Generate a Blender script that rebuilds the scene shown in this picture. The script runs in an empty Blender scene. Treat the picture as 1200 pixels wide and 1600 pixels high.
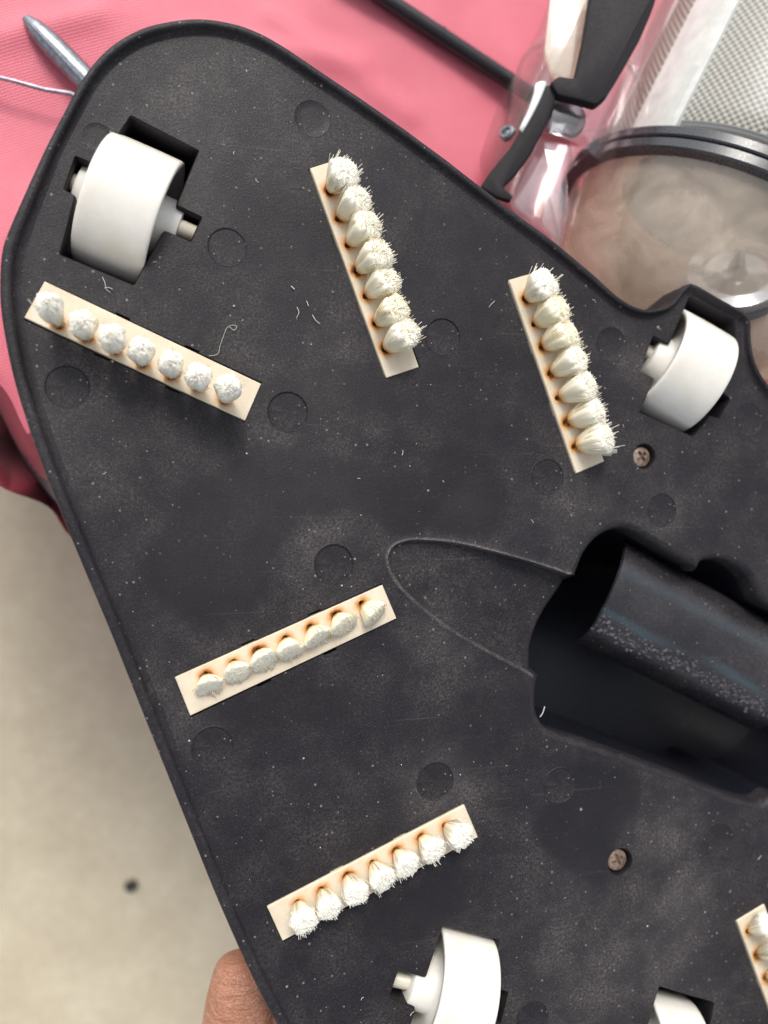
import bpy, bmesh, math, random
import numpy as np
from mathutils import Vector, Matrix, noise
from mathutils.geometry import delaunay_2d_cdt

# ------------------------------------------------------------------ camera, world, sun, exposure
S = 0.0002                      # one working unit = 0.2 mm
F = 1220.0                      # focal length in photo pixels
TH = math.radians(16)           # the camera leans this much off the plate's normal
H = F * math.cos(TH)            # camera height above the plate, in units
sc = bpy.context.scene
C = bpy.data.collections.new('scene_objects'); sc.collection.children.link(C)
cam_d = bpy.data.cameras.new('camera'); cam = bpy.data.objects.new('camera', cam_d)
sc.collection.objects.link(cam); sc.camera = cam
cam.location = (0, 0, H * S); cam.rotation_euler = (0, -TH, 0)
cam_d.sensor_fit = 'VERTICAL'; cam_d.sensor_height = 36.0; cam_d.lens = 36.0 * F / 1600.0
cam_d.clip_start = 0.01; cam_d.clip_end = 200
cam_d.dof.use_dof = True; cam_d.dof.focus_distance = 1200 * S; cam_d.dof.aperture_fstop = 6.8
w = bpy.data.worlds.new("World"); sc.world = w; w.use_nodes = True
wn = w.node_tree.nodes; bg = wn['Background']
sky = wn.new('ShaderNodeTexSky'); sky.sky_type = 'NISHITA'; sky.sun_disc = False
SUN_EL, SUN_AZ = math.radians(47), math.radians(-12)      # azimuth measured from +Y towards +X
sky.sun_elevation = SUN_EL; sky.sun_rotation = SUN_AZ; sky.dust_density = 3.0; sky.air_density = 0.8
bg.inputs[1].default_value = 0.13
hs = wn.new('ShaderNodeHueSaturation'); hs.inputs['Saturation'].default_value = .25        # thin cloud: a paler sky
w.node_tree.links.new(sky.outputs[0], hs.inputs['Color']); w.node_tree.links.new(hs.outputs[0], bg.inputs[0])
sl = bpy.data.lights.new('sun', 'SUN'); sl.energy = 1.15; sl.angle = math.radians(18); sl.color = (1, .94, .86)
sun = bpy.data.objects.new('sun', sl); sc.collection.objects.link(sun)
sd = Vector((math.sin(SUN_AZ) * math.cos(SUN_EL), math.cos(SUN_AZ) * math.cos(SUN_EL), math.sin(SUN_EL)))
sun.rotation_euler = sd.to_track_quat('Z', 'Y').to_euler(); sun.location = sd * 2
sc.view_settings.view_transform = 'Standard'; sc.view_settings.look = 'None'
sc.view_settings.exposure = 0.72; sc.view_settings.gamma = 1
sc.cycles.max_bounces = 14; sc.cycles.diffuse_bounces = 8; sc.cycles.transparent_max_bounces = 32; sc.cycles.transmission_bounces = 12

rnd = random.Random(7)
CX = Vector((math.cos(TH), 0, math.sin(TH))); CY = Vector((0, 1, 0)); CV = Vector((math.sin(TH), 0, -math.cos(TH)))
CAM = Vector((0, 0, H))
def ray(px, py): return CX * ((px - 600) / F) + CY * ((800 - py) / F) + CV
def U(px, py, z=0.0):                      # point of the plane z (units) seen at photo pixel px, py
    r = ray(px, py); t = (z - H) / r.z
    return CAM + r * t
def D(px, py, depth): return CAM + ray(px, py) * depth
def U2(px, py, z=0.0): p = U(px, py, z); return (p.x, p.y)

# ------------------------------------------------------------------ helpers
def tag(o, label=None, cat=None, group=None, kind=None):
    if label: o['label'] = label
    if cat: o['category'] = cat
    if group: o['group'] = group
    if kind: o['kind'] = kind
    return o
def empty(name, loc=(0, 0, 0)):
    o = bpy.data.objects.new(name, None); C.objects.link(o); o.location = Vector(loc) * S; o.empty_display_size = .01
    return o
def wloc(o):
    v = o.location.copy()
    while o.parent: o = o.parent; v += o.location
    return v
def finish(bm, sharp=35):
    for f in bm.faces: f.smooth = True
    for e in bm.edges:
        if len(e.link_faces) == 2:
            if e.calc_face_angle(0) > math.radians(sharp): e.smooth = False
        else: e.smooth = False
def obj(name, bm, mat, parent=None, origin=None, sharp=35, recalc=True):
    """bm in world units; becomes ONE mesh object whose origin is at its middle"""
    if recalc: bmesh.ops.recalc_face_normals(bm, faces=bm.faces)
    finish(bm, sharp)
    if origin is None:
        n = max(1, len(bm.verts)); origin = sum((v.co for v in bm.verts), Vector()) / n
    origin = Vector(origin)
    for v in bm.verts: v.co = (v.co - origin) * S
    me = bpy.data.meshes.new(name); bm.to_mesh(me); bm.free()
    if mat: me.materials.append(mat)
    o = bpy.data.objects.new(name, me); C.objects.link(o)
    if parent is not None:
        o.parent = parent; o.location = origin * S - wloc(parent)
    else: o.location = origin * S
    return o
def face(bm, vs):
    try: return bm.faces.new(vs)
    except ValueError: return None
def loft(bm, rings, close=True, cap0=False, cap1=False):
    R = [[bm.verts.new(p) for p in r] for r in rings]
    n = len(R[0])
    for a, b in zip(R, R[1:]):
        for i in range(n if close else n - 1):
            j = (i + 1) % n; face(bm, (a[i], a[j], b[j], b[i]))
    if cap0: face(bm, R[0][::-1])
    if cap1: face(bm, R[-1])
    return R
def frame(axis):
    a = Vector(axis).normalized(); h = Vector((0, 0, 1)) if abs(a.z) < .9 else Vector((1, 0, 0))
    u = a.cross(h).normalized(); return a, u, a.cross(u).normalized()
def lathe(bm, org, axis, prof, n=48, a0=0, a1=2 * math.pi, ref=None):
    a, u, v = frame(axis)
    if ref is not None: u = (Vector(ref) - a * Vector(ref).dot(a)).normalized(); v = a.cross(u)
    full = abs(a1 - a0 - 2 * math.pi) < 1e-6; m = n if full else n + 1
    rings = [[Vector(org) + a * t + (u * math.cos(a0 + (a1 - a0) * i / n) + v * math.sin(a0 + (a1 - a0) * i / n)) * r
              for i in range(m)] for (t, r) in prof]
    return loft(bm, rings, close=full)
def tube(bm, pts, rads, n=10, caps=True, flat=1.0):
    pts = [Vector(p) for p in pts]; rings = []
    up = None
    for i, p in enumerate(pts):
        d = (pts[min(i + 1, len(pts) - 1)] - pts[max(i - 1, 0)]).normalized()
        if up is None: _, u, _v = frame(d)
        else: u = (up - d * up.dot(d)).normalized()
        up = u; v = d.cross(u); r = rads[i] if hasattr(rads, '__len__') else rads
        rings.append([p + (u * math.cos(2 * math.pi * k / n) + v * flat * math.sin(2 * math.pi * k / n)) * r for k in range(n)])
    loft(bm, rings, cap0=caps, cap1=caps)
def catmull(pts, step=8, closed=True):
    P = [Vector((p[0], p[1])) for p in pts]; out = []; n = len(P)
    for i in range(n if closed else n - 1):
        p0, p1, p2, p3 = (P[(i + k - 1) % n] for k in range(4)) if closed else (P[max(i - 1, 0)], P[i], P[i + 1], P[min(i + 2, n - 1)])
        m = max(1, int(round((p2 - p1).length / step)))
        for k in range(m):
            t = k / m
            out.append(.5 * ((2 * p1) + (p2 - p0) * t + (2 * p0 - 5 * p1 + 4 * p2 - p3) * t * t + (3 * p1 - p0 - 3 * p2 + p3) * t ** 3))
    if not closed: out.append(P[-1])
    return out
def poly_round(pts, r, seg=4):               # rounded corners for a straight sided polygon
    P = [Vector((p[0], p[1])) for p in pts]; out = []; n = len(P)
    for i in range(n):
        a, b, c = P[i - 1], P[i], P[(i + 1) % n]
        d1 = (a - b); d2 = (c - b); rr = min(r, d1.length * .4, d2.length * .4)
        s, e = b + d1.normalized() * rr, b + d2.normalized() * rr
        for k in range(seg + 1):
            t = k / seg; out.append((1 - t) ** 2 * s + 2 * t * (1 - t) * b + t * t * e)
    return out
def area(P): return .5 * sum(P[i - 1].x * P[i].y - P[i].x * P[i - 1].y for i in range(len(P)))
def ccw(P): return P if area(P) > 0 else P[::-1]
def offset(P, d):                            # P ccw; d>0 moves inwards
    out = []; n = len(P)
    for i in range(n):
        t = (P[(i + 1) % n] - P[i - 1]).normalized(); nn = Vector((-t.y, t.x))
        dd = d[i] if hasattr(d, '__len__') else d
        e1 = (P[i] - P[i - 1]); e2 = (P[(i + 1) % n] - P[i])
        c = 1.0
        if e1.length > 1e-6 and e2.length > 1e-6:
            c = max(.55, abs(Vector((-e1.normalized().y, e1.normalized().x)).dot(nn)))
        out.append(P[i] + nn * dd / c)
    return out
def inside(pts, poly):
    pts = np.asarray(pts); x, y = pts[:, 0], pts[:, 1]; r = np.zeros(len(pts), bool)
    px = np.array([p[0] for p in poly]); py = np.array([p[1] for p in poly]); j = len(px) - 1
    for i in range(len(px)):
        c = ((py[i] > y) != (py[j] > y))
        with np.errstate(divide='ignore', invalid='ignore'):
            r ^= c & (x < (px[j] - px[i]) * (y - py[i]) / (py[j] - py[i] + 1e-12) + px[i])
        j = i
    return r
def dist_poly(pts, poly, closed=True):
    pts = np.asarray(pts, float); best = np.full(len(pts), 1e9)
    n = len(poly)
    for i in range(n if closed else n - 1):
        a = np.array(poly[i][:2], float); b = np.array(poly[(i + 1) % n][:2], float); d = b - a; L = max(1e-9, d @ d)
        t = np.clip(((pts - a) @ d) / L, 0, 1); q = a + t[:, None] * d
        best = np.minimum(best, np.hypot(*(pts - q).T))
    return best
def vnoise(p, s, seed=0.0): return noise.noise(Vector((p[0] * s + seed, p[1] * s - seed, (p[2] if len(p) > 2 else 0) * s + seed * .37)))

# ------------------------------------------------------------------ materials
def new_mat(name):
    m = bpy.data.materials.new(name); m.use_nodes = True
    nt = m.node_tree; b = nt.nodes['Principled BSDF']; return m, nt, b
def N(nt, t, **kw):
    n = nt.nodes.new(t)
    for k, v in kw.items():
        if k in n.inputs: n.inputs[k].default_value = v
        else: setattr(n, k, v)
    return n
def coords(nt, scale=1.0, space='Object'):
    tc = N(nt, 'ShaderNodeTexCoord'); mp = N(nt, 'ShaderNodeMapping'); mp.inputs['Scale'].default_value = (scale / S,) * 3
    nt.links.new(tc.outputs[space], mp.inputs[0]); return mp.outputs[0]
def noise_t(nt, vec, scale, detail=4, rough=.55, dist=0):
    n = N(nt, 'ShaderNodeTexNoise'); n.inputs['Scale'].default_value = scale; n.inputs['Detail'].default_value = detail
    n.inputs['Roughness'].default_value = rough; n.inputs['Distortion'].default_value = dist
    nt.links.new(vec, n.inputs['Vector']); return n.outputs['Fac']
def ramp(nt, fac, stops, interp='LINEAR'):
    r = N(nt, 'ShaderNodeValToRGB'); cr = r.color_ramp; cr.interpolation = interp
    while len(cr.elements) < len(stops): cr.elements.new(.5)
    for e, (p, c) in zip(cr.elements, stops):
        e.position = p; e.color = (c, c, c, 1) if not hasattr(c, '__len__') else (*c, 1)
    nt.links.new(fac, r.inputs[0]); return r.outputs[0]
def mix(nt, fac, a, b, blend='MIX'):
    m = N(nt, 'ShaderNodeMix'); m.data_type = 'RGBA'; m.blend_type = blend
    for s, v in ((m.inputs[0], fac), (m.inputs[6], a), (m.inputs[7], b)):
        if hasattr(v, 'is_output') or isinstance(v, bpy.types.NodeSocket): nt.links.new(v, s)
        elif hasattr(v, '__len__'): s.default_value = (*v, 1) if len(v) == 3 else v
        else: s.default_value = v
    return m.outputs[2]
def math_n(nt, op, a, b=None):
    m = N(nt, 'ShaderNodeMath'); m.operation = op
    for s, v in ((m.inputs[0], a), (m.inputs[1], b)):
        if v is None: continue
        if isinstance(v, bpy.types.NodeSocket): nt.links.new(v, s)
        else: s.default_value = v
    return m.outputs[0]
def bump(nt, b, h, strength=.3, dist=1.0, prev=None):
    n = N(nt, 'ShaderNodeBump'); n.inputs['Strength'].default_value = strength; n.inputs['Distance'].default_value = dist * S
    nt.links.new(h, n.inputs['Height'])
    if prev is not None: nt.links.new(prev, n.inputs['Normal'])
    nt.links.new(n.outputs[0], b.inputs['Normal']); return n.outputs[0]

def black_plastic(name, base=(.0120, .0108, .0140), rough=.5, speck=True, attrs=False, bs=1.0, spec=.26):
    m, nt, b = new_mat(name); v = coords(nt)
    L = nt.links
    grain = noise_t(nt, v, .35, 3, .6)
    big = noise_t(nt, v, .006, 5, .6, .4)
    mid = noise_t(nt, v, .03, 4, .6)
    col = mix(nt, ramp(nt, big, [(.3, 0), (.75, 1)]), base, tuple(c * 1.5 for c in base))
    r = ramp(nt, grain, [(.3, rough - .08), (.7, rough + .12)])
    if speck:
        # dust: tiny pale specks of two sizes, scattered unevenly, plus a thin film
        film = math_n(nt, 'MULTIPLY', ramp(nt, noise_t(nt, v, .013, 6, .65), [(.42, 0), (.75, 1)]), ramp(nt, noise_t(nt, v, .22, 3, .7), [(.4, 0), (.75, 1)]))
        vo = N(nt, 'ShaderNodeTexVoronoi'); vo.inputs['Scale'].default_value = .11; L.new(v, vo.inputs['Vector'])
        sep = N(nt, 'ShaderNodeSeparateColor'); L.new(vo.outputs['Color'], sep.inputs[0])
        rad = math_n(nt, 'MULTIPLY', math_n(nt, 'POWER', sep.outputs[0], 4.0), .22)
        s1 = math_n(nt, 'LESS_THAN', vo.outputs['Distance'], rad)
        vo2 = N(nt, 'ShaderNodeTexVoronoi'); vo2.inputs['Scale'].default_value = .028; L.new(v, vo2.inputs['Vector'])
        sep2 = N(nt, 'ShaderNodeSeparateColor'); L.new(vo2.outputs['Color'], sep2.inputs[0])
        rad2 = math_n(nt, 'MULTIPLY', math_n(nt, 'POWER', sep2.outputs[1], 9.0), .085)
        s2 = math_n(nt, 'LESS_THAN', vo2.outputs['Distance'], rad2)
        fine = ramp(nt, noise_t(nt, v, .55, 2, .5), [(.60, 0), (.72, 1)])
        if attrs:
            wet = N(nt, 'ShaderNodeAttribute', attribute_name='wet').outputs['Fac']  # damp patches together with the painted brush shadows
            dust_glint = N(nt, 'ShaderNodeAttribute', attribute_name='dust_glint').outputs['Fac']
            wet_shade_n = math_n(nt, 'MULTIPLY', wet, 1.0)
            dry_lit = math_n(nt, 'SUBTRACT', 1.0, wet_shade_n)
            base_f = math_n(nt, 'MULTIPLY', math_n(nt, 'ADD', .55, math_n(nt, 'MULTIPLY', dust_glint, 1.3)), dry_lit)
            col = mix(nt, math_n(nt, 'MULTIPLY', wet_shade_n, .45), col, tuple(c * .55 for c in base))
            col = mix(nt, math_n(nt, 'MULTIPLY', dust_glint, .22), col, (.16, .15, .15))
        else: dry_lit = 1.0; base_f = .4
        col = mix(nt, math_n(nt, 'MULTIPLY', film, math_n(nt, 'MULTIPLY', base_f, .6)), col, (.26, .23, .21))
        col = mix(nt, math_n(nt, 'MULTIPLY', fine, math_n(nt, 'MULTIPLY', base_f, .42)), col, (.35, .31, .28))
        col = mix(nt, math_n(nt, 'MULTIPLY', s1, math_n(nt, 'MULTIPLY', dry_lit, .4)), col, (.36, .33, .31))
        col = mix(nt, math_n(nt, 'MULTIPLY', s2, .35), col, (.62, .58, .52))
        # scratches: stretched noise
        mp = N(nt, 'ShaderNodeMapping'); mp.inputs['Scale'].default_value = (.004, .16, .1); mp.inputs['Rotation'].default_value = (0, 0, .9); L.new(v, mp.inputs[0])
        scr = ramp(nt, noise_t(nt, mp.outputs[0], 1.0, 2, .5, .6), [(.705, 0), (.72, 1)])
        col = mix(nt, math_n(nt, 'MULTIPLY', scr, .06), col, (.3, .28, .27))
    L.new(col, b.inputs['Base Color']); L.new(r, b.inputs['Roughness']); b.inputs['Specular IOR Level'].default_value = spec
    p = bump(nt, b, grain, .55 * bs, 1.0)
    bump(nt, b, mid, .25 * bs, 2.0, p)
    return m
M = {}
M['plate'] = black_plastic('black_plate_plastic', attrs=True)
M['black'] = black_plastic('black_plastic_plain')
M['black_dark'] = black_plastic('shaded_well_plastic', base=(.007, .006, .007), rough=.5, speck=False)  # same black plastic, darkened: shade of the recesses put into its colour
M['collar'] = black_plastic('collar_rubber', base=(.03, .033, .04), rough=.26, speck=False, bs=.12, spec=.6)
M['chamber'] = black_plastic('glossy_chamber_plastic', base=(.007, .0075, .012), rough=.3, speck=False, bs=.6, spec=.4)  # darker than the plate: the deep pocket's shade put into its colour
M['black_matt'] = black_plastic('black_matt_plastic', base=(.010, .009, .011), rough=.62, speck=False)
M['black_gloss'] = black_plastic('black_gloss_plastic', base=(.012, .011, .014), rough=.3, speck=False, bs=.12, spec=.5)

def ivory(name, base, dirt, rough=.35, attr=None, sss=.15):
    m, nt, b = new_mat(name); v = coords(nt); L = nt.links
    n = noise_t(nt, v, .02, 5, .6); n2 = noise_t(nt, v, .2, 3, .6)
    col = mix(nt, ramp(nt, n, [(.32, 0), (.72, .9)]), base, dirt)
    sp = ramp(nt, noise_t(nt, v, .3, 2, .5), [(.73, 0), (.78, .4)])
    col = mix(nt, sp, col, tuple(c * .5 for c in dirt))
    if attr:
        st = N(nt, 'ShaderNodeAttribute', attribute_name=attr).outputs['Fac']
        stn = math_n(nt, 'MULTIPLY', st, math_n(nt, 'ADD', .7, math_n(nt, 'MULTIPLY', n2, .6)))
        col = mix(nt, ramp(nt, stn, [(.05, 0), (.35, .75), (.6, 1)]), col, mix(nt, ramp(nt, stn, [(.35, 0), (.85, 1)]), (.66, .30, .07), (.10, .030, .010)))
    L.new(col, b.inputs['Base Color']); b.inputs['Roughness'].default_value = rough
    b.inputs['Subsurface Weight'].default_value = sss; b.inputs['Subsurface Radius'].default_value = (1, .6, .35); b.inputs['Subsurface Scale'].default_value = 8 * S
    p = bump(nt, b, n2, .12, 1.0); bump(nt, b, n, .1, 3, p)
    return m
M['ivory'] = ivory('ivory_bar_plastic', (.74, .66, .52), (.62, .52, .38), .4, attr='stain')
M['wheel'] = ivory('white_wheel_plastic', (.80, .785, .74), (.72, .68, .59), .2)
M['axle'] = ivory('white_axle_plastic', (.70, .66, .56), (.60, .54, .43), .4)

def bristle_mat(solid=False):
    m, nt, b = new_mat('packed_bristle_heart' if solid else 'nylon_bristle'); L = nt.links
    st = N(nt, 'ShaderNodeAttribute', attribute_name='stain').outputs['Fac']
    tip = N(nt, 'ShaderNodeAttribute', attribute_name='tip').outputs['Fac']
    yel = N(nt, 'ShaderNodeAttribute', attribute_name='yellow').outputs['Fac']
    c = mix(nt, tip, (.88, .76, .50), (.97, .955, .88))
    c = mix(nt, yel, c, (.92, .82, .50))
    c = mix(nt, ramp(nt, st, [(.1, 0), (.5, .8), (1, 1)]), c, mix(nt, ramp(nt, st, [(.5, 0), (1, 1)]), (.68, .32, .08), (.12, .04, .012)))
    L.new(c, b.inputs['Base Color']); b.inputs['Roughness'].default_value = .38
    b.inputs['Transmission Weight'].default_value = 0.0
    b.inputs['Subsurface Weight'].default_value = .0
    if solid:
        v = coords(nt); bump(nt, b, noise_t(nt, v, .45, 3, .7), .45, 1.2); b.inputs['Roughness'].default_value = .55; return m
    tr = N(nt, 'ShaderNodeBsdfTranslucent'); L.new(c, tr.inputs[0])
    ms = N(nt, 'ShaderNodeMixShader'); ms.inputs[0].default_value = .25
    L.new(b.outputs[0], ms.inputs[1]); L.new(tr.outputs[0], ms.inputs[2])
    tp = N(nt, 'ShaderNodeBsdfTransparent'); m2 = N(nt, 'ShaderNodeMixShader'); m2.inputs[0].default_value = .12      # thin nylon lets light straight through too
    L.new(ms.outputs[0], m2.inputs[1]); L.new(tp.outputs[0], m2.inputs[2])
    L.new(m2.outputs[0], nt.nodes['Material Output'].inputs[0])
    return m
M['bristle'] = bristle_mat(); M['core'] = bristle_mat(True)

def metal(name, col, rough, rust=None):
    m, nt, b = new_mat(name); v = coords(nt); L = nt.links
    n = noise_t(nt, v, .12, 5, .65)
    c = mix(nt, ramp(nt, n, [(.4, 0), (.65, 1)]), col, rust if rust else tuple(x * .6 for x in col))
    L.new(c, b.inputs['Base Color']); b.inputs['Metallic'].default_value = .85 if rust is None else .45; b.inputs['Roughness'].default_value = rough
    bump(nt, b, n, .2, 1); return m
M['screw'] = metal('rusty_screw', (.36, .29, .24), .45, (.20, .12, .08))
M['tool'] = metal('grey_steel', (.30, .33, .36), .28)
M['wire'] = metal('silver_wire', (.30, .26, .30), .4)

def clear(name, tint=(1, 1, 1), refl=.12, rough=.05, milky=0.0, mcol=(.74, .68, .60)):
    m, nt, b = new_mat(name); L = nt.links; nt.nodes.remove(b)
    t = N(nt, 'ShaderNodeBsdfTransparent'); t.inputs[0].default_value = (*tint, 1)
    g = N(nt, 'ShaderNodeBsdfGlossy'); g.inputs['Roughness'].default_value = rough; g.inputs[0].default_value = (.95, .97, 1, 1)
    lw = N(nt, 'ShaderNodeLayerWeight'); lw.inputs['Blend'].default_value = .35
    f = math_n(nt, 'ADD', refl, math_n(nt, 'MULTIPLY', math_n(nt, 'POWER', lw.outputs['Facing'], 3.0), .55))
    ms = N(nt, 'ShaderNodeMixShader'); L.new(f, ms.inputs[0]); L.new(t.outputs[0], ms.inputs[1]); L.new(g.outputs[0], ms.inputs[2])
    out = ms.outputs[0]
    v = coords(nt)
    if milky:
        d = N(nt, 'ShaderNodeBsdfDiffuse'); d.inputs[0].default_value = (*mcol, 1)
        m2 = N(nt, 'ShaderNodeMixShader')
        fac = math_n(nt, 'MULTIPLY', ramp(nt, noise_t(nt, v, .007, 4, .6, .8), [(.3, .35), (.7, 1)]), milky)
        L.new(fac, m2.inputs[0]); L.new(out, m2.inputs[1]); L.new(d.outputs[0], m2.inputs[2]); out = m2.outputs[0]
    bn = N(nt, 'ShaderNodeBump'); bn.inputs['Strength'].default_value = .15; bn.inputs['Distance'].default_value = 4 * S
    L.new(noise_t(nt, v, .012, 2, .5, .5), bn.inputs['Height']); L.new(bn.outputs[0], g.inputs['Normal'])
    L.new(out, nt.nodes['Material Output'].inputs[0]); return m
M['clear'] = clear('clear_plastic', (.93, .94, .93), .10, .04, .10)
M['clear_dome'] = clear('clear_dome_plastic', (1, .97, .94), .06, .05, .42, (.97, .82, .66))  # milky tan: warm brightness inside the clear dome put into its colour
M['clear_cover'] = clear('clear_cover_plastic', (.93, .86, .88), .10, .05, .06)
M['smoke'] = clear('smoky_plastic', (.45, .47, .50), .12, .12, .12)

M['frost'] = clear('frosted_plastic', (.92, .90, .80), .16, .12, .25)
def mesh_cloth():
    m, nt, b = new_mat('filter_mesh'); L = nt.links
    uv = N(nt, 'ShaderNodeUVMap'); uv.uv_map = 'UVMap'
    sep = N(nt, 'ShaderNodeSeparateXYZ'); L.new(uv.outputs[0], sep.inputs[0])
    sx = math_n(nt, 'SINE', sep.outputs[0]); sy = math_n(nt, 'SINE', sep.outputs[1])
    h = math_n(nt, 'ADD', math_n(nt, 'MULTIPLY', math_n(nt, 'MULTIPLY', sx, sy), .5), .5)
    c = ramp(nt, h, [(.18, (.17, .155, .115)), (.5, (.50, .48, .40)), (.8, (.76, .74, .66))])
    L.new(c, b.inputs['Base Color']); b.inputs['Roughness'].default_value = .5
    bump(nt, b, h, .9, 4); tr = N(nt, 'ShaderNodeBsdfTranslucent'); L.new(c, tr.inputs[0]); ms = N(nt, 'ShaderNodeMixShader'); ms.inputs[0].default_value = .35
    L.new(b.outputs[0], ms.inputs[1]); L.new(tr.outputs[0], ms.inputs[2]); L.new(ms.outputs[0], nt.nodes['Material Output'].inputs[0]); return m
M['mesh'] = mesh_cloth()

def fabric(c1=(.62, .12, .17), c2=(.70, .16, .215), c3=(.76, .25, .30), nm='pink_nylon_fabric'):
    m, nt, b = new_mat(nm); v = coords(nt, 1, 'Object'); L = nt.links
    mp = N(nt, 'ShaderNodeMapping'); mp.inputs['Rotation'].default_value = (0, 0, .35); L.new(v, mp.inputs[0])
    sep = N(nt, 'ShaderNodeSeparateXYZ'); L.new(mp.outputs[0], sep.inputs[0])
    sx = math_n(nt, 'SINE', math_n(nt, 'MULTIPLY', sep.outputs[0], .85)); sy = math_n(nt, 'SINE', math_n(nt, 'MULTIPLY', sep.outputs[1], .85))
    h = math_n(nt, 'MULTIPLY', sx, sy)
    n = noise_t(nt, v, .006, 4, .6)
    c = mix(nt, ramp(nt, n, [(.35, 0), (.7, 1)]), c1, c2)
    c = mix(nt, ramp(nt, h, [(.0, 0), (.9, .35)]), c, c3)
    L.new(c, b.inputs['Base Color']); b.inputs['Roughness'].default_value = .55
    b.inputs['Sheen Weight'].default_value = .3 if c1[0] > .4 else .05
    bump(nt, b, h, .35, 1.2); return m
M['fabric'] = fabric()
M['cloth_shade'] = fabric((.20, .018, .035), (.27, .03, .05), (.32, .05, .07), 'shaded_cloth')  # the same cloth in shadow, painted darker
M['fold_shade'] = fabric((.018, .012, .018), (.03, .018, .025), (.04, .03, .04), 'dark_fold_shade')  # shade in the gap between folds, painted near black

def concrete():
    m, nt, b = new_mat('concrete'); v = coords(nt); L = nt.links
    n = noise_t(nt, v, .0035, 7, .62); n2 = noise_t(nt, v, .02, 4, .6)
    c = mix(nt, ramp(nt, n, [(.3, 0), (.7, 1)]), (.52, .455, .33), (.64, .58, .44))
    c = mix(nt, ramp(nt, n2, [(.35, .35), (.65, 0)]), c, (.42, .365, .27))
    vo = N(nt, 'ShaderNodeTexVoronoi'); vo.inputs['Scale'].default_value = .0016; L.new(v, vo.inputs['Vector'])
    sp = N(nt, 'ShaderNodeSeparateColor'); L.new(vo.outputs['Color'], sp.inputs[0])
    s = math_n(nt, 'LESS_THAN', vo.outputs['Distance'], math_n(nt, 'MULTIPLY', math_n(nt, 'POWER', sp.outputs[0], 4.0), .045))
    c = mix(nt, math_n(nt, 'MULTIPLY', s, .5), c, (.2, .17, .12))
    L.new(c, b.inputs['Base Color']); b.inputs['Roughness'].default_value = .85
    bump(nt, b, n2, .3, 8); return m
M['concrete'] = concrete()

def skin():
    m, nt, b = new_mat('skin'); v = coords(nt); L = nt.links
    n = noise_t(nt, v, .012, 5, .6)
    vo = N(nt, 'ShaderNodeTexVoronoi'); vo.feature = 'DISTANCE_TO_EDGE'; vo.inputs['Scale'].default_value = .26
    wv = N(nt, 'ShaderNodeMapping'); wv.inputs['Scale'].default_value = (1, .45, 1); wv.inputs['Rotation'].default_value = (0, 0, .6); L.new(v, wv.inputs[0]); L.new(wv.outputs[0], vo.inputs['Vector'])
    cr = ramp(nt, vo.outputs['Distance'], [(0, 0), (.16, 1)])
    c = mix(nt, ramp(nt, n, [(.35, 0), (.7, 1)]), (.42, .18, .11), (.58, .31, .21))
    c = mix(nt, math_n(nt, 'SUBTRACT', 1.0, cr), c, (.39, .165, .10))
    L.new(c, b.inputs['Base Color']); b.inputs['Roughness'].default_value = .42
    b.inputs['Subsurface Weight'].default_value = .2; b.inputs['Subsurface Scale'].default_value = 8 * S; b.inputs['Subsurface Radius'].default_value = (1, .35, .2)
    mp = N(nt, 'ShaderNodeMapping'); mp.inputs['Scale'].default_value = (.02, .10, .05); mp.inputs['Rotation'].default_value = (0, 0, .6); L.new(v, mp.inputs[0])
    p = bump(nt, b, cr, .5, 1.5); bump(nt, b, noise_t(nt, mp.outputs[0], 1.0, 4, .6, 1.0), .8, 9, p); return m
M['skin'] = skin()
def translucent(nt, b, c, f):
    tr = N(nt, 'ShaderNodeBsdfTranslucent'); nt.links.new(c, tr.inputs[0]); ms = N(nt, 'ShaderNodeMixShader'); ms.inputs[0].default_value = f
    nt.links.new(b.outputs[0], ms.inputs[1]); nt.links.new(tr.outputs[0], ms.inputs[2]); nt.links.new(ms.outputs[0], nt.nodes['Material Output'].inputs[0])
def flat_mat(name, col, rough=.5, transl=0):
    m, nt, b = new_mat(name); v = coords(nt); n = noise_t(nt, v, .03, 4, .6)
    c = mix(nt, ramp(nt, n, [(.35, 0), (.7, 1)]), col, tuple(x * .8 for x in col)); nt.links.new(c, b.inputs['Base Color']); b.inputs['Roughness'].default_value = rough
    bump(nt, b, n, .1, 2)
    if transl: translucent(nt, b, c, transl)
    return m
M['tan'] = flat_mat('tan_floor_tone', (.93, .78, .60), .5, .25)
M['greyp'] = flat_mat('grey_plastic', (.22, .26, .26), .3, .3)
M['whitep'] = flat_mat('white_rib_and_glint', (.86, .89, .88), .35)  # also draws the tube's sky streak and the fitting's highlight
M['darkp'] = flat_mat('dark_smoky_plastic', (.10, .085, .075), .3)
M['pebble'] = flat_mat('dark_stone', (.035, .03, .025), .7)
M['lint'] = flat_mat('pale_lint', (.62, .60, .56), .8)
M['crust'] = flat_mat('crusty_grit', (.075, .07, .08), .6)
M['nail'] = flat_mat('fingernail', (.62, .40, .32), .25)

# ------------------------------------------------------------------ setting: floor and cloth
bm = bmesh.new(); g = 40000
vs = [bm.verts.new((x * g, y * g, -3000)) for x, y in ((-1, -1), (1, -1), (1, 1), (-1, 1))]; bm.faces.new(vs)
tag(obj('concrete_floor', bm, M['concrete'], origin=(0, 0, -3000)), kind='structure')

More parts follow.
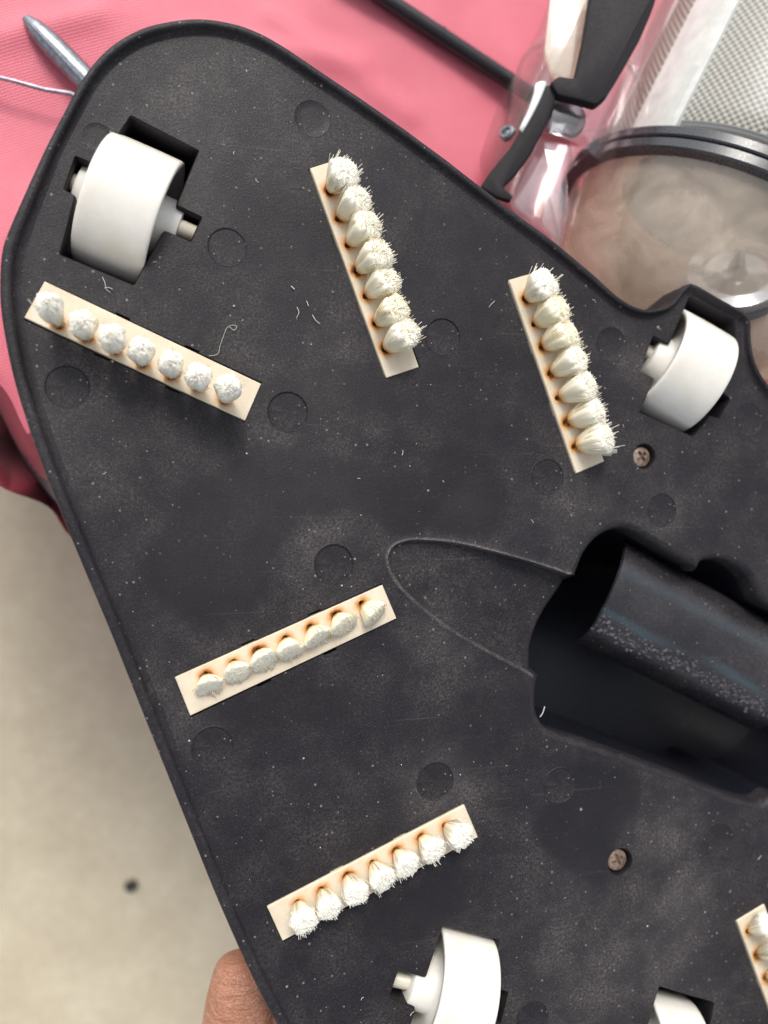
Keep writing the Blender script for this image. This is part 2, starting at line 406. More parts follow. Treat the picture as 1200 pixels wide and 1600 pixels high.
pp = U(205, 1383, -2990); bm = bmesh.new(); bmesh.ops.create_icosphere(bm, subdivisions=3, radius=30)
for v_ in bm.verts: v_.co = Vector((v_.co.x * 1.15, v_.co.y, v_.co.z * .6)) * (1 + .18 * vnoise(v_.co, .05, 2)) + pp + Vector((0, 0, 8))
tag(obj('pebble', bm, M['pebble'], sharp=60), 'small dark pebble alone on the pale concrete floor', 'pebble')
FZ = -400.0
def fabric_z():
    # cloth spread over a low padded box; its lower left side slumps outward towards the floor
    e0 = U(-190, 380, FZ); e1 = U(190, 790, FZ)
    dirv = Vector((e1.x - e0.x, e1.y - e0.y)).normalized(); nrm = Vector((dirv.y, -dirv.x))
    if nrm.dot(Vector((-1, -1))) < 0: nrm = -nrm
    def f(x, y):
        q = Vector((x, y)); s = (q - Vector((e0.x, e0.y))).dot(nrm); t = (q - Vector((e0.x, e0.y))).dot(dirv)
        s2 = s + 16 * math.sin(t / 95.0) + 30 * vnoise((x, y), .004, 3)
        kd = abs((q - CANX).dot(CANN)); kd = max(0, min(1, (500 - kd) / 250.0)); dip = 225 * kd * kd * (3 - 2 * kd)
        z = FZ - dip + 26 * (1 - kd) * vnoise((x, y), .0022, 5) + 9 * (1 - kd) * vnoise((x, y), .006, 9)
        # long soft creases
        for (a, b, amp, wd) in (((300, 60), (560, 100), 9, 26), ((0, 60), (150, 20), 10, 24), ((420, 20), (640, 180), 8, 20)):
            A = U2(*a, FZ); B = U2(*b, FZ); d = Vector((B[0] - A[0], B[1] - A[1])); L = d.length; d.normalize()
            w_ = Vector((x - A[0], y - A[1])); tt = max(0, min(L, w_.dot(d))); dd = (w_ - d * tt).length
            z += amp * math.exp(-(dd / wd) ** 2)
        if s2 > 0:
            z -= 1.25 * (s2 * s2 / (s2 + 50.0))
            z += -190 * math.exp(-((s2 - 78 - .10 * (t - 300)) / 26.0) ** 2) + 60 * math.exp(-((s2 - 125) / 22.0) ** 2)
        return z, s2
    return f, e0, dirv, nrm
_c = D(1107, 367, 1700); _a = (CX * .45 + CY * .893); _a2 = Vector((_a.x, _a.y)).normalized()
CANX = Vector((_c.x, _c.y)); CANN = Vector((-_a2.y, _a2.x))      # the cloth sags under the canister's weight
fz, e0, dv, nv = fabric_z()
bm = bmesh.new(); st = 18
nu, nvv = 220, 160; SS = [j * 7.0 for j in range(45)] + [45 * 7.0 + j * 20.0 for j in range(115)]
grid = []; S2 = {}
for i in range(nu):
    row = []
    for j in range(nvv):
        # local grid: u along the slumped edge, v away from it
        t = -1000 + i * 14.5
        s = 128 + 14 * math.sin(i * .21) + 8 * math.sin(i * .53) - SS[j]
        p = Vector((e0.x, e0.y)) + dv * t + nv * s
        z, s2_ = fz(p.x, p.y); row.append(bm.verts.new((p.x, p.y, z))); S2[(i, j)] = s2_
    grid.append(row)
for i in range(nu - 1):
    for j in range(nvv - 1):
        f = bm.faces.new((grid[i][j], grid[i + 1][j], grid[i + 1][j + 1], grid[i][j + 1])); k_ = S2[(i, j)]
        f.material_index = 2 if 62 < k_ < 100 else 1 if k_ > 22 else 0  # shadowed side and fold gap get their painted shade here
# turned-under side of the cloth bag down to the floor
low = []
for i in range(nu):
    p = grid[i][0].co; low.append(bm.verts.new((p.x - nv.x * 70, p.y - nv.y * 70, p.z - 150)))
low2 = [bm.verts.new((v.co.x - nv.x * 160, v.co.y - nv.y * 160, -2995)) for v in low]
for i in range(nu - 1):
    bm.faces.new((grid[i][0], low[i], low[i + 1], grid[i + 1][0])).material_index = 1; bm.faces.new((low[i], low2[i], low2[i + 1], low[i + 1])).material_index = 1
bag = obj('cloth_bag', bm, M['fabric'], sharp=80); bag.data.materials.append(M['cloth_shade']); bag.data.materials.append(M['fold_shade'])
tag(bag, 'pink woven nylon cloth spread out under the tools and the canister', 'cloth')

# ------------------------------------------------------------------ tools lying on the cloth
TZ = FZ + 30
def trough(name, p0, p1, wd, label, cat):
    a = U(*p0, TZ); b = U(*p1, TZ); d = (b - a).normalized(); side = Vector((-d.y, d.x, 0)); up = Vector((0, 0, 1)); L = (b - a).length
    bm = bmesh.new(); rings = []
    for k in range(25):
        t = k / 24 * L; w_ = wd * .5 * (1 - math.exp(-(t + 10) / 26)) ; w_ = max(w_, 5)
        ring = []
        for m in range(13):
            an = math.pi * (-.12 + 1.24 * m / 12); ring.append(a + d * t + side * math.cos(an) * w_ + up * (math.sin(an) * w_ * .9 - 4))
        for m in range(12, -1, -1):
            an = math.pi * (-.12 + 1.24 * m / 12); ring.append(a + d * t + side * math.cos(an) * (w_ - 3) + up * (math.sin(an) * (w_ - 3) * .9 - 4))
        # tip is cut at a slant, so the hollow shows
        if k < 8:
            for q in ring: q.z -= (8 - k) * .8
        rings.append(ring)
    loft(bm, rings, cap0=True, cap1=True)
    root = empty(name, a); tag(root, label, cat)
    obj('half_round_blade', bm, M['tool'], root)
    bm = bmesh.new(); tube(bm, [a + d * 26 + side * -10 + up * 18 * .9, a + d * (L * .5) + side * -14 + up * 22, b + side * -12 + up * 22], [2, 3, 3], 8)
    obj('raised_edge', bm, M['tool'], root)
trough('steel_tool', (38, 22), (330, 330), 46, 'grey steel tool with half-round pointed tip poking out past the rounded plate corner', 'tool')
bm = bmesh.new(); P = [U(-160, 92, TZ), U(-40, 112, TZ), U(20, 126, TZ + 6), U(70, 140, TZ + 8), U(110, 146, TZ + 4), U(150, 168, TZ), U(260, 250, TZ)]
tube(bm, P, [4.2, 4.2, 4.2, 4.5, 4.8, 4.8, 4.8], 10, flat=.7)
tag(obj('wire', bm, M['wire']), 'thin silvery wire running to the plate edge below the steel tool', 'wire')
bm = bmesh.new(); a, b = U(520, -55, TZ), U(900, 195, TZ)
tube(bm, [a, a.lerp(b, .3), a.lerp(b, .6), b], [16.5, 17, 17, 17], 24)
root = empty('black_rod', a); tag(root, 'straight black rod on the pink cloth running under the clear canister cover', 'rod')
obj('rod_shaft', bm, M['black_gloss'], root)
bm = bmesh.new(); q = a.lerp(b, .42); d = (b - a).normalized(); lathe(bm, q, d, [(-4, 16), (-4, 18.5), (4, 18.5), (4, 16)], 24); obj('rod_collar', bm, M['black_gloss'], root)

# ------------------------------------------------------------------ vacuum head
head = empty('vacuum_head'); tag(head, 'underside of a flat black vacuum head with white wheels and seven-tuft brushes', 'vacuum head')
OUT = [(2, 440), (5, 398), (14, 368), (40, 308), (72, 238), (103, 178), (133, 124), (168, 84), (213, 55), (260, 41), (312, 36), (362, 43),
       (402, 57), (442, 79), (500, 118), (560, 158), (620, 200), (680, 244), (740, 290), (800, 336), (860, 380), (920, 430), (958, 464), (985, 481),
       (1007, 486), (1029, 483), (1045, 474), (1056, 460), (1068, 447), (1082, 448), (1120, 470), (1156, 490), (1166, 503), (1167, 530), (1172, 562), (1186, 592),
       (1212, 622), (1260, 665), (1340, 740), (1450, 850), (1560, 990), (1600, 1130), (1560, 1290), (1480, 1450), (1400, 1600), (1300, 1760), (1180, 1850),
       (980, 1900), (760, 1900), (620, 1860), (530, 1780), (460, 1655), (430, 1592), (400, 1535), (372, 1475), (335, 1390), (298, 1298), (260, 1203), (218, 1098),
       (175, 990), (131, 885), (90, 785), (60, 708), (42, 655), (24, 595), (10, 530), (3, 480)]
out0 = ccw(catmull([U2(*p) for p in OUT], 9))
pxo = np.array([(p.x, p.y) for p in out0])
def width_scale(p):      # the fillet is broad on the long left side and the round corner, tight elsewhere
    x, y = p
    c = np.array(U2(1110, 470)); k = math.hypot(x - c[0], y - c[1])
    if k < 190: return .78
    l = np.array(U2(100, 800)); 
    a = U2(5, 400); b = U2(430, 1592)
    d = abs((b[0] - a[0]) * (a[1] - y) - (a[0] - x) * (b[1] - a[1])) / math.hypot(b[0] - a[0], b[1] - a[1])
    return 1.75 if d < 60 else 1.25
ws = np.array([width_scale((p.x, p.y)) for p in out0]); ws = np.array([np.mean([ws[(i + k) % len(ws)] for k in range(-8, 9)]) for i in range(len(ws))])
def oring(d, z): return [Vector((q.x, q.y, z)) for q in offset(out0, [d * s for s in ws])]
INNER = 15.0
inner = offset(out0, [INNER * s for s in ws])

HOLES = []                     # (polygon in units, kind)
def px_poly(pts, z=0): return [Vector(U2(x, y, z)) for x, y in pts]
W1 = px_poly([(204, 179), (312, 235), (277, 320), (317, 339), (299, 379), (257, 361), (210, 447), (92, 398), (116, 306), (98, 296), (117, 242), (152, 258)])
W2 = px_poly([(1077, 462), (1149, 500), (1152, 560), (1128, 612), (1142, 622), (1124, 655), (1110, 650), (1083, 683), (998, 645), (1022, 592), (1000, 580), (1020, 523), (1046, 536)])
W3 = px_poly([(692, 1444), (781, 1468), (768, 1541), (795, 1550), (782, 1601), (755, 1592), (724, 1685), (626, 1655), (648, 1577), (607, 1560), (622, 1515), (665, 1527)])
W4 = px_poly([(1030, 1540), (1117, 1566), (1100, 1640), (1128, 1650), (1112, 1702), (1086, 1694), (1052, 1790), (960, 1762), (986, 1690), (944, 1672), (958, 1626), (1002, 1640)])
WELLS = [ccw(poly_round(p, 3.0, 2)) for p in (W1, W2, W3, W4)]
BARS = [[(70, 440), (408, 600), (383, 658), (38, 497)],
        [(484, 264), (537, 247), (654, 574), (603, 591)],
        [(794, 438), (843, 424), (943, 721), (899, 740)],
        [(273, 1058), (597, 914), (619, 966), (297, 1118)],
        [(417, 1416), (725, 1257), (746, 1307), (441, 1469)],
        [(1150, 1438), (1193, 1412), (1296, 1702), (1255, 1722)]]
CAV = [(845, 1050), (846, 1012), (860, 972), (880, 940), (897, 915), (906, 890), (918, 862), (940, 838), (968, 827), (992, 833), (1035, 858), (1085, 885),
       (1103, 877), (1130, 876), (1158, 889), (1176, 910), (1188, 935), (1206, 950), (1290, 990), (1380, 1040), (1400, 1090), (1360, 1190), (1310, 1250), (1262, 1262), (1215, 1242), (1190, 1254), (1150, 1245),
       (1090, 1222), (1000, 1188), (930, 1163), (880, 1147), (857, 1138), (843, 1117), (840, 1085)]
cav = ccw(catmull(px_poly(CAV), 6))
TD_top = catmull(px_poly([(605, 872), (612, 855), (632, 845), (660, 843), (720, 849), (800, 869), (860, 887), (899, 901), (935, 910)]), 7, closed=False)
TD_bot = catmull(px_poly([(605, 872), (611, 895), (640, 932), (700, 980), (770, 1021), (840, 1058), (880, 1080)]), 7, closed=False)
td = ccw(TD_top + TD_bot[::-1][:-1])
MARKS = [(488, 185, 30), (355, 386, 31), (692, 526, 30), (450, 643, 32.5), (105, 604, 34), (522, 881, 32), (855, 745, 29), (1034, 797, 27), (332, 1167, 33),
         (680, 1221, 31), (874, 1227, 28.5), (955, 538, 28), (1170, 655, 26), (832, 1592, 28), (1124, 1313, 27), (152, 214, 24)]
def circ(px, py, r, n=36):
    c = U(px, py); s = (c - CAM).dot(CV) / F; rr = r * s
    return [Vector((c.x + rr * math.cos(2 * math.pi * k / n), c.y + rr * math.sin(2 * math.pi * k / n))) for k in range(n)], c, rr
SCREWS = [(1007, 713, 20.5), (969, 1347, 22)]

# plate face: constrained triangulation with a fine grid of its own points
loops = [inner]
bars_w = []
for q in BARS:
    P = ccw(px_poly(q)); bars_w.append(P)
def bar_slot(P):              # slot a hair larger than the bar, with little snap notches on its long sides
    P = offset(P, -1.6); out = []
    L = [(P[(i + 1) % 4] - P[i]).length for i in range(4)]
    for i in range(4):
        a, b = P[i], P[(i + 1) % 4]; out.append(a)
        if L[i] > 200:
            d = (b - a).normalized(); nn = Vector((d.y, -d.x))
            for f in (.34, .66):
                m = a.lerp(b, f)
                for u_, v_ in ((-11, 0), (-11, 2.6), (11, 2.6), (11, 0)): out.append(m + d * u_ + nn * v_)
    return out
slots = [bar_slot(P) for P in bars_w]
holes = WELLS + slots + [offset(cav, -13)]
marks = [circ(*m) for m in MARKS]; scr = [circ(*m) for m in SCREWS]
holes += [ccw(m[0]) for m in marks] + [ccw(m[0]) for m in scr]
loops += holes
V2, E = [], []
for lp in loops:
    b0 = len(V2); V2 += [(p.x, p.y) for p in lp]; E += [(b0 + i, b0 + (i + 1) % len(lp)) for i in range(len(lp))]
def clipped(line):            # parts of a polyline outside the cavity opening
    ii = inside([(p.x, p.y) for p in line], [(p.x, p.y) for p in offset(cav, -15)]); return [p for p, k in zip(line, ii) if not k]
def inset_line(line, d, sgn):
    o = []
    for i, p in enumerate(line):
        t = (line[min(i + 1, len(line) - 1)] - line[max(i - 1, 0)]).normalized(); o.append(p + Vector((-t.y, t.x)) * d * sgn)
    return o
for line in (TD_top, TD_bot):
    for d in (0, 4.5, -4.5):
        # inset towards the inside of the teardrop
        mid = line[len(line) // 2]; cen = sum(td, Vector((0, 0))) / len(td); t = (line[len(line) // 2 + 1] - mid).normalized()
        sg = 1 if Vector((-t.y, t.x)).dot(cen - mid) > 0 else -1
        ln = clipped(inset_line(line, d, sg)); b0 = len(V2); V2 += [(p.x, p.y) for p in ln]; E += [(b0 + i, b0 + i + 1) for i in range(len(ln) - 1)]
edge_pts = np.array(V2)
mn, mx = pxo.min(0), pxo.max(0)
gp = np.array([(x + rnd.uniform(-2.5, 2.5), y + rnd.uniform(-2.5, 2.5)) for x in np.arange(mn[0], mx[0], 11) for y in np.arange(mn[1], mx[1], 11)])
keep = inside(gp, [(p.x, p.y) for p in inner])
for h in holes: keep &= ~inside(gp, [(p.x, p.y) for p in h])
gp = gp[keep]
cell = {}
for p in edge_pts: cell.setdefault((int(p[0] // 8), int(p[1] // 8)), []).append(p)
def near(p):
    cx, cy = int(p[0] // 8), int(p[1] // 8)
    for i in (-1, 0, 1):
        for j in (-1, 0, 1):
            for q in cell.get((cx + i, cy + j), ()):
                if (q[0] - p[0]) ** 2 + (q[1] - p[1]) ** 2 < 25: return True
    return False
gp = [tuple(p) for p in gp if not near(p)]
allv = [Vector(p) for p in V2 + gp]
ov, oe, of, *_ = delaunay_2d_cdt(allv, E, [], 0, 1e-4)
cen = np.array([[(ov[f[0]][k] + ov[f[1]][k] + ov[f[2]][k]) / 3 for k in (0, 1)] for f in of])
ok = inside(cen, [(p.x, p.y) for p in inner])
for h in holes: ok &= ~inside(cen, [(p.x, p.y) for p in h])
xy = np.array([(p.x, p.y) for p in ov])
tdp = [(p.x, p.y) for p in td]
ax0 = Vector(U2(605, 872)); ax1 = Vector(U2(880, 980)); axd = (ax1 - ax0)
def zf(pts):
    pts = np.asarray(pts, float); ins = inside(pts, tdp); d = np.minimum(dist_poly(pts, [(p.x, p.y) for p in TD_top], False), dist_poly(pts, [(p.x, p.y) for p in TD_bot], False))
    s = np.clip(((pts - np.array(ax0)) @ np.array(axd)) / axd.length_squared, 0, 1.3)
    z = np.where(ins, -(4 + 30 * s) * np.clip(d / 5.0, 0, 1) ** 1 - .0, 0.0)
    lip = np.exp(-(d / 2.5) ** 2) * 1.9
    # shallow groove near the lower right
    g1 = dist_poly(pts, [U2(1083, 1252), U2(1080, 1355)], False)
    z = z + lip - 1.2 * np.exp(-(g1 / 4.0) ** 2) 
    return z
zz = zf(xy)
WET_SHADE = [[(230, 880), (250, 820), (300, 750), (360, 710), (450, 705), (560, 715), (650, 735), (700, 690), (760, 700), (790, 760), (770, 830), (690, 838), (610, 815), (520, 802), (455, 830), (430, 880), (420, 930), (370, 968), (300, 985), (250, 950)],
       [(225, 290), (330, 285), (470, 300), (510, 380), (520, 450), (470, 500), (420, 470), (400, 410), (300, 380)],
       [(330, 1110), (460, 1062), (560, 1070), (570, 1100), (520, 1130), (400, 1150)],  # shadow below the middle-left brush, painted in
       [(560, 1440), (640, 1390), (720, 1350), (742, 1380), (715, 1430), (650, 1470), (590, 1475)],  # shadow below the lowest brush, painted in
       [(834, 1285), (862, 1225), (900, 1192), (985, 1205), (1000, 1240), (965, 1310), (955, 1370), (930, 1388), (885, 1365), (850, 1330)],
       [(640, 590), (690, 565), (760, 540), (800, 570), (800, 680), (740, 700), (660, 660)],
       [(430, 590), (520, 570), (620, 600), (640, 640), (520, 660), (450, 640)],
       [(690, 330), (780, 360), (800, 430), (760, 520), (660, 470), (620, 400)],
       [(620, 1150), (760, 1080), (830, 1090), (820, 1180), (700, 1210)]]
DUST = [(735, 790, 40, .25), (690, 1235, 60, .7), (1060, 1420, 60, .9), (1010, 1490, 140, .5), (1030, 1300, 70, .5), (480, 590, 120, .3), (300, 300, 60, .4), (330, 170, 110, .3), (230, 1100, 100, .25),
        (700, 1000, 60, .35), (110, 650, 100, .3), (990, 570, 60, .4), (900, 770, 80, .35), (500, 860, 70, .35), (1030, 800, 60, .35), (640, 880, 30, .3), (440, 760, 160, .25), (900, 1530, 150, .45)]
wet = np.zeros(len(xy))  # damp patches, with painted brush shadows in the same mask
for i, Pw in enumerate(WET_SHADE):
    pl = [(p.x, p.y) for p in catmull(px_poly(Pw), 14)]
    d = dist_poly(xy, pl); ins = inside(xy, pl); sd_ = np.where(ins, d, -d) + np.array([16 * vnoise(p, .018, 2) + 9 * vnoise(p, .06, 6) for p in xy])
    soft = (20, 34, 30, 24, 14, 38, 30, 40, 38)[i]; amp = (.72, .5, .6, .75, .8, .5, .5, .5, .5)[i]
    wet = np.maximum(wet, amp * np.clip(sd_ / soft + .5, 0, 1))
dust_glint = np.zeros(len(xy))
for (x, y, r, a_) in DUST:
    c = U2(x, y); dd = np.hypot(xy[:, 0] - c[0], xy[:, 1] - c[1]); dust_glint = np.maximum(dust_glint, a_ * np.exp(-(dd / r) ** 2))
_dl = np.minimum(dist_poly(xy, [(p.x, p.y) for p in TD_top], False), dist_poly(xy, [(p.x, p.y) for p in TD_bot], False)); dust_glint = np.maximum(dust_glint, 1.5 * np.exp(-(_dl / 2.2) ** 2)); wet *= np.clip(_dl / 5, 0, 1)  # highlight of the raised lip painted as a pale line in this mask
bm = bmesh.new(); lw_ = bm.verts.layers.float.new('wet'); ld = bm.verts.layers.float.new('dust_glint')
bv = []
for i, p in enumerate(xy):
    v = bm.verts.new((p[0], p[1], zz[i])); v[lw_] = float(wet[i]); v[ld] = float(dust_glint[i]); bv.append(v)
for f, k in zip(of, ok):
    if k: face(bm, [bv[i] for i in f])
loose = [v for v in bm.verts if not v.link_faces]; bmesh.ops.delete(bm, geom=loose, context='VERTS')
for f in bm.faces:
    if f.normal.z < 0: f.normal_flip()
obj('base_plate', bm, M['plate'], head, origin=(0, 0, 0), recalc=False, sharp=25)
# raised rim with rounded fillet and drafted outer wall, back cover
bm = bmesh.new()
prof = [(INNER, 0), (12.6, .8), (10.6, 2.6), (9.2, 5.5), (8.4, 9), (7.2, 11), (5.4, 11.9), (2.0, 11.6), (.6, 10.3), (0, 8), (0, -20), (1.5, -60), (16, -120), (30, -150), (40, -170)]
rings = [oring(d, z) for d, z in prof]
n = len(out0)
for r_i, ring in enumerate(rings[1:-3], 1):
    for i, p in enumerate(ring): p.z += .5 * vnoise((p.x, p.y), .03, 4)
loft(bm, rings, close=True)
obj('rim', bm, M['black'], head, origin=(0, 0, 0))

# wells
def well(name, P, depth, mat, prof=None):
    bm = bmesh.new(); prof = prof or [(0, 0), (1.5, -2), (2.5, -6), (4, -depth)]
    rings = [[Vector((q.x, q.y, z)) for q in offset(P, d)] for d, z in prof]
    loft(bm, rings, cap1=True); bmesh.ops.reverse_faces(bm, faces=bm.faces)
    return obj(name, bm, mat, head, recalc=False)
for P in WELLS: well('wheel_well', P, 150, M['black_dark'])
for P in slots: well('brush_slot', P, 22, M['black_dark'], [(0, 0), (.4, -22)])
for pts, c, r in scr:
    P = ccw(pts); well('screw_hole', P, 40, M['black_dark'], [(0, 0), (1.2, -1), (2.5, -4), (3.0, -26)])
for k, (pts, c, r) in enumerate(marks):
    P = ccw(pts); dp = .42 * (.9, 2.6, 3.4, 3.6, 2.2, 3.2, 2.0, 1.8, 2.0, 1.4, 2.4, .9, 1.4, 1.4, .8, .6)[k]
    bm = bmesh.new(); pr = [(0, 0), (.8, .55 * dp), (1.6, .45 * dp), (2.6, -dp), (r * .5, -dp), (r * .93, -dp + .2)]
    rings = [[Vector((q.x, q.y, z)) for q in offset(P, d)] for d, z in pr]
    loft(bm, rings, cap1=True); bmesh.ops.reverse_faces(bm, faces=bm.faces)
    obj('mould_mark', bm, M['black'], head, recalc=False)

# central suction opening: rounded lip, deep dark pocket, pipe, grit
P = offset(cav, -13)
tops = zf([(p.x, p.y) for p in P]); bm = bmesh.new()
pr = [(0, None), (2, -.3), (5, -1.6), (8.5, -4.5), (11, -9), (12.5, -16), (13.5, -40)]
rings = []
for d, z in pr:
    Q = offset(P, d); rings.append([Vector((q.x, q.y, t if z is None else t + z)) for q, t in zip(Q, tops)])
loft(bm, rings); bmesh.ops.reverse_faces(bm, faces=bm.faces)
obj('suction_opening', bm, M['black'], head, recalc=False)
bm = bmesh.new(); loft(bm, [[Vector((q.x, q.y, z + (t if z > -50 else 0))) for q, t in zip(offset(P, d), tops)] for d, z in ((13.5, -40), (14, -60), (19, -290))], cap1=True)
bmesh.ops.reverse_faces(bm, faces=bm.faces); obj('suction_chamber', bm, M['chamber'], head, recalc=False)
ax = (U(1290, 1110, -80) - U(965, 940, -80)); ax.z = 0; ax.normalize(); pn = Vector((-ax.y, ax.x, 0))
pc = U(950, 930, -96) - ax * 26
GLINT = []; bm = bmesh.new(); R0 = 104
rings = []
for k in range(19):
    t = 420 * k / 18; ring = []
    for i in range(41):
        an = math.pi * (.0 + 1.0 * i / 40) 
        rr = R0 + 1.3 * vnoise((t * .4, i * 6.0), .05, 1)
        # the mouth of the pipe is cut back on its lower side, so its end reads as a curve
        cut = 30 * math.sin(an) - 6
        tt = t if k else -cut * .9
        ring.append(pc + ax * tt + pn * math.cos(an) * rr + Vector((0, 0, 1)) * math.sin(an) * rr * .82); GLINT.append(math.exp(-((an / math.pi - .625 - .015 * math.sin(t / 50)) / .022) ** 2) * (.6 + .4 * math.sin(t / 37.0)) + .35 * math.exp(-((an / math.pi - .38) / .03) ** 2))
    rings.append(ring)
loft(bm, rings, close=False)
m = black_plastic('scuffed_pipe_plastic', base=(.018, .017, .02), rough=.24, spec=.5)
_b = m.node_tree.nodes['Principled BSDF']; _src = _b.inputs['Base Color'].links[0].from_socket
_at = N(m.node_tree, 'ShaderNodeAttribute', attribute_name='wet_glint').outputs['Fac']
m.node_tree.links.new(mix(m.node_tree, _at, _src, (.05, .075, .09)), _b.inputs['Base Color'])  # bluish wet highlight painted along the pipe
pipe = obj('suction_pipe', bm, m, head); pipe.data.attributes.new('wet_glint', 'FLOAT', 'POINT').data.foreach_set('value', [max(0, x) for x in GLINT])
md = pipe.modifiers.new('thickness', 'SOLIDIFY'); md.thickness = 7 * S; md.offset = -1
# crusty ridge of grit along the pipe
bm = bmesh.new(); r2 = random.Random(3)
for k in range(420):
    t = r2.uniform(-15, 400); an = math.pi * (.70 + r2.gauss(0, .03)) + .04 * math.sin(t / 40)
    p = pc + ax * t + pn * math.cos(an) * R0 + Vector((0, 0, 1)) * math.sin(an) * R0 * .82
    s = r2.uniform(1.2, 4.2) * (1.3 if r2.random() < .1 else 1)
    res = bmesh.ops.create_icosphere(bm, subdivisions=1, radius=s, matrix=Matrix.Translation(p + Vector((r2.gauss(0, 1), r2.gauss(0, 3), -.3 * s))) @ Matrix.Diagonal((1.2, 1, .6, 1)))
    for v in res['verts']: v.co += Vector((r2.uniform(-1, 1), r2.uniform(-1, 1), r2.uniform(-1, 1))) * s * .3
tag(obj('grit_crust', bm, M['crust'], head), kind='stuff')

# screws
for pts, c, r in scr:
    bm = bmesh.new(); zc = -13; rr = r * .76
    o_ = Vector((c.x, c.y, zc))
    # pan head whose cross recess is cut as real depth
    nr, na = 22, 96; rings = []
    ang0 = rnd.uniform(0, 1)
    for a_ in range(nr + 1):
        q = a_ / nr * rr; ring = []
        for b_ in range(na):
            an = 2 * math.pi * b_ / na; x = q * math.cos(an); y = q * math.sin(an)
            xr = x * math.cos(ang0) + y * math.sin(ang0); yr = -x * math.sin(ang0) + y * math.cos(ang0)
            cross = (min(abs(xr), abs(yr)) < rr * .15 and max(abs(xr), abs(yr)) < rr * .62) or math.hypot(x, y) < rr * .22
            z = 6 * math.sqrt(max(0, 1 - (q / rr) ** 2 * .75)) - (6.5 if cross else 0)
            ring.append(o_ + Vector((x, y, z)))
        rings.append(ring)
    rings.append([p + Vector((0, 0, -9)) for p in rings[-1]])
    loft(bm, rings[1:], cap0=True)
    obj('screw', bm, M['screw'], head, sharp=50)

# brushes: bar with countersunk holes, seven tufts each
TUFT = [
 ([(92, 508), (135, 528), (180, 549), (223, 568), (267, 588), (308, 606), (350, 625)], [(73, 470), (126, 499), (174, 521), (220, 541), (268, 561), (311, 583), (359, 600)], 92, 20.5, 'round'),
 ([(514, 299), (528, 342), (543, 383), (557, 424), (571, 463), (586, 505), (601, 546)], [(544, 263), (566, 303), (582, 344), (600, 390), (613, 430), (626, 478), (641, 512)], 48, 25.5, 'fan'),
 ([(821, 468), (834, 507), (846, 543), (859, 584), (871, 622), (884, 660), (897, 698)], [(858, 437), (878, 475), (894, 514), (909, 554), (925, 597), (940, 638), (953, 680)], 46, 26.5, 'fan'),
 ([(322, 1055), (365, 1035), (404, 1017), (446, 998), (485, 980), (525, 961), (565, 943)], [(328, 1077), (372, 1056), (415, 1037), (455, 1022), (500, 1001), (540, 981), (590, 964)], 17, 24, 'fan'),
 ([(465, 1410), (503, 1390), (543, 1368), (582, 1348), (619, 1329), (657, 1308), (695, 1290)], [(477, 1446), (517, 1425), (560, 1402), (602, 1380), (640, 1357), (682, 1334), (727, 1309)], 40, 22, 'fan'),
 ([(1168, 1455), (1182, 1492), (1195, 1528), (1208, 1566), (1221, 1603), (1235, 1641), (1249, 1679)], [(1205, 1442), (1222, 1480), (1236, 1517), (1250, 1555), (1262, 1592), (1276, 1630), (1290, 1668)], 40, 18, 'fan')]
BZ = 3.0
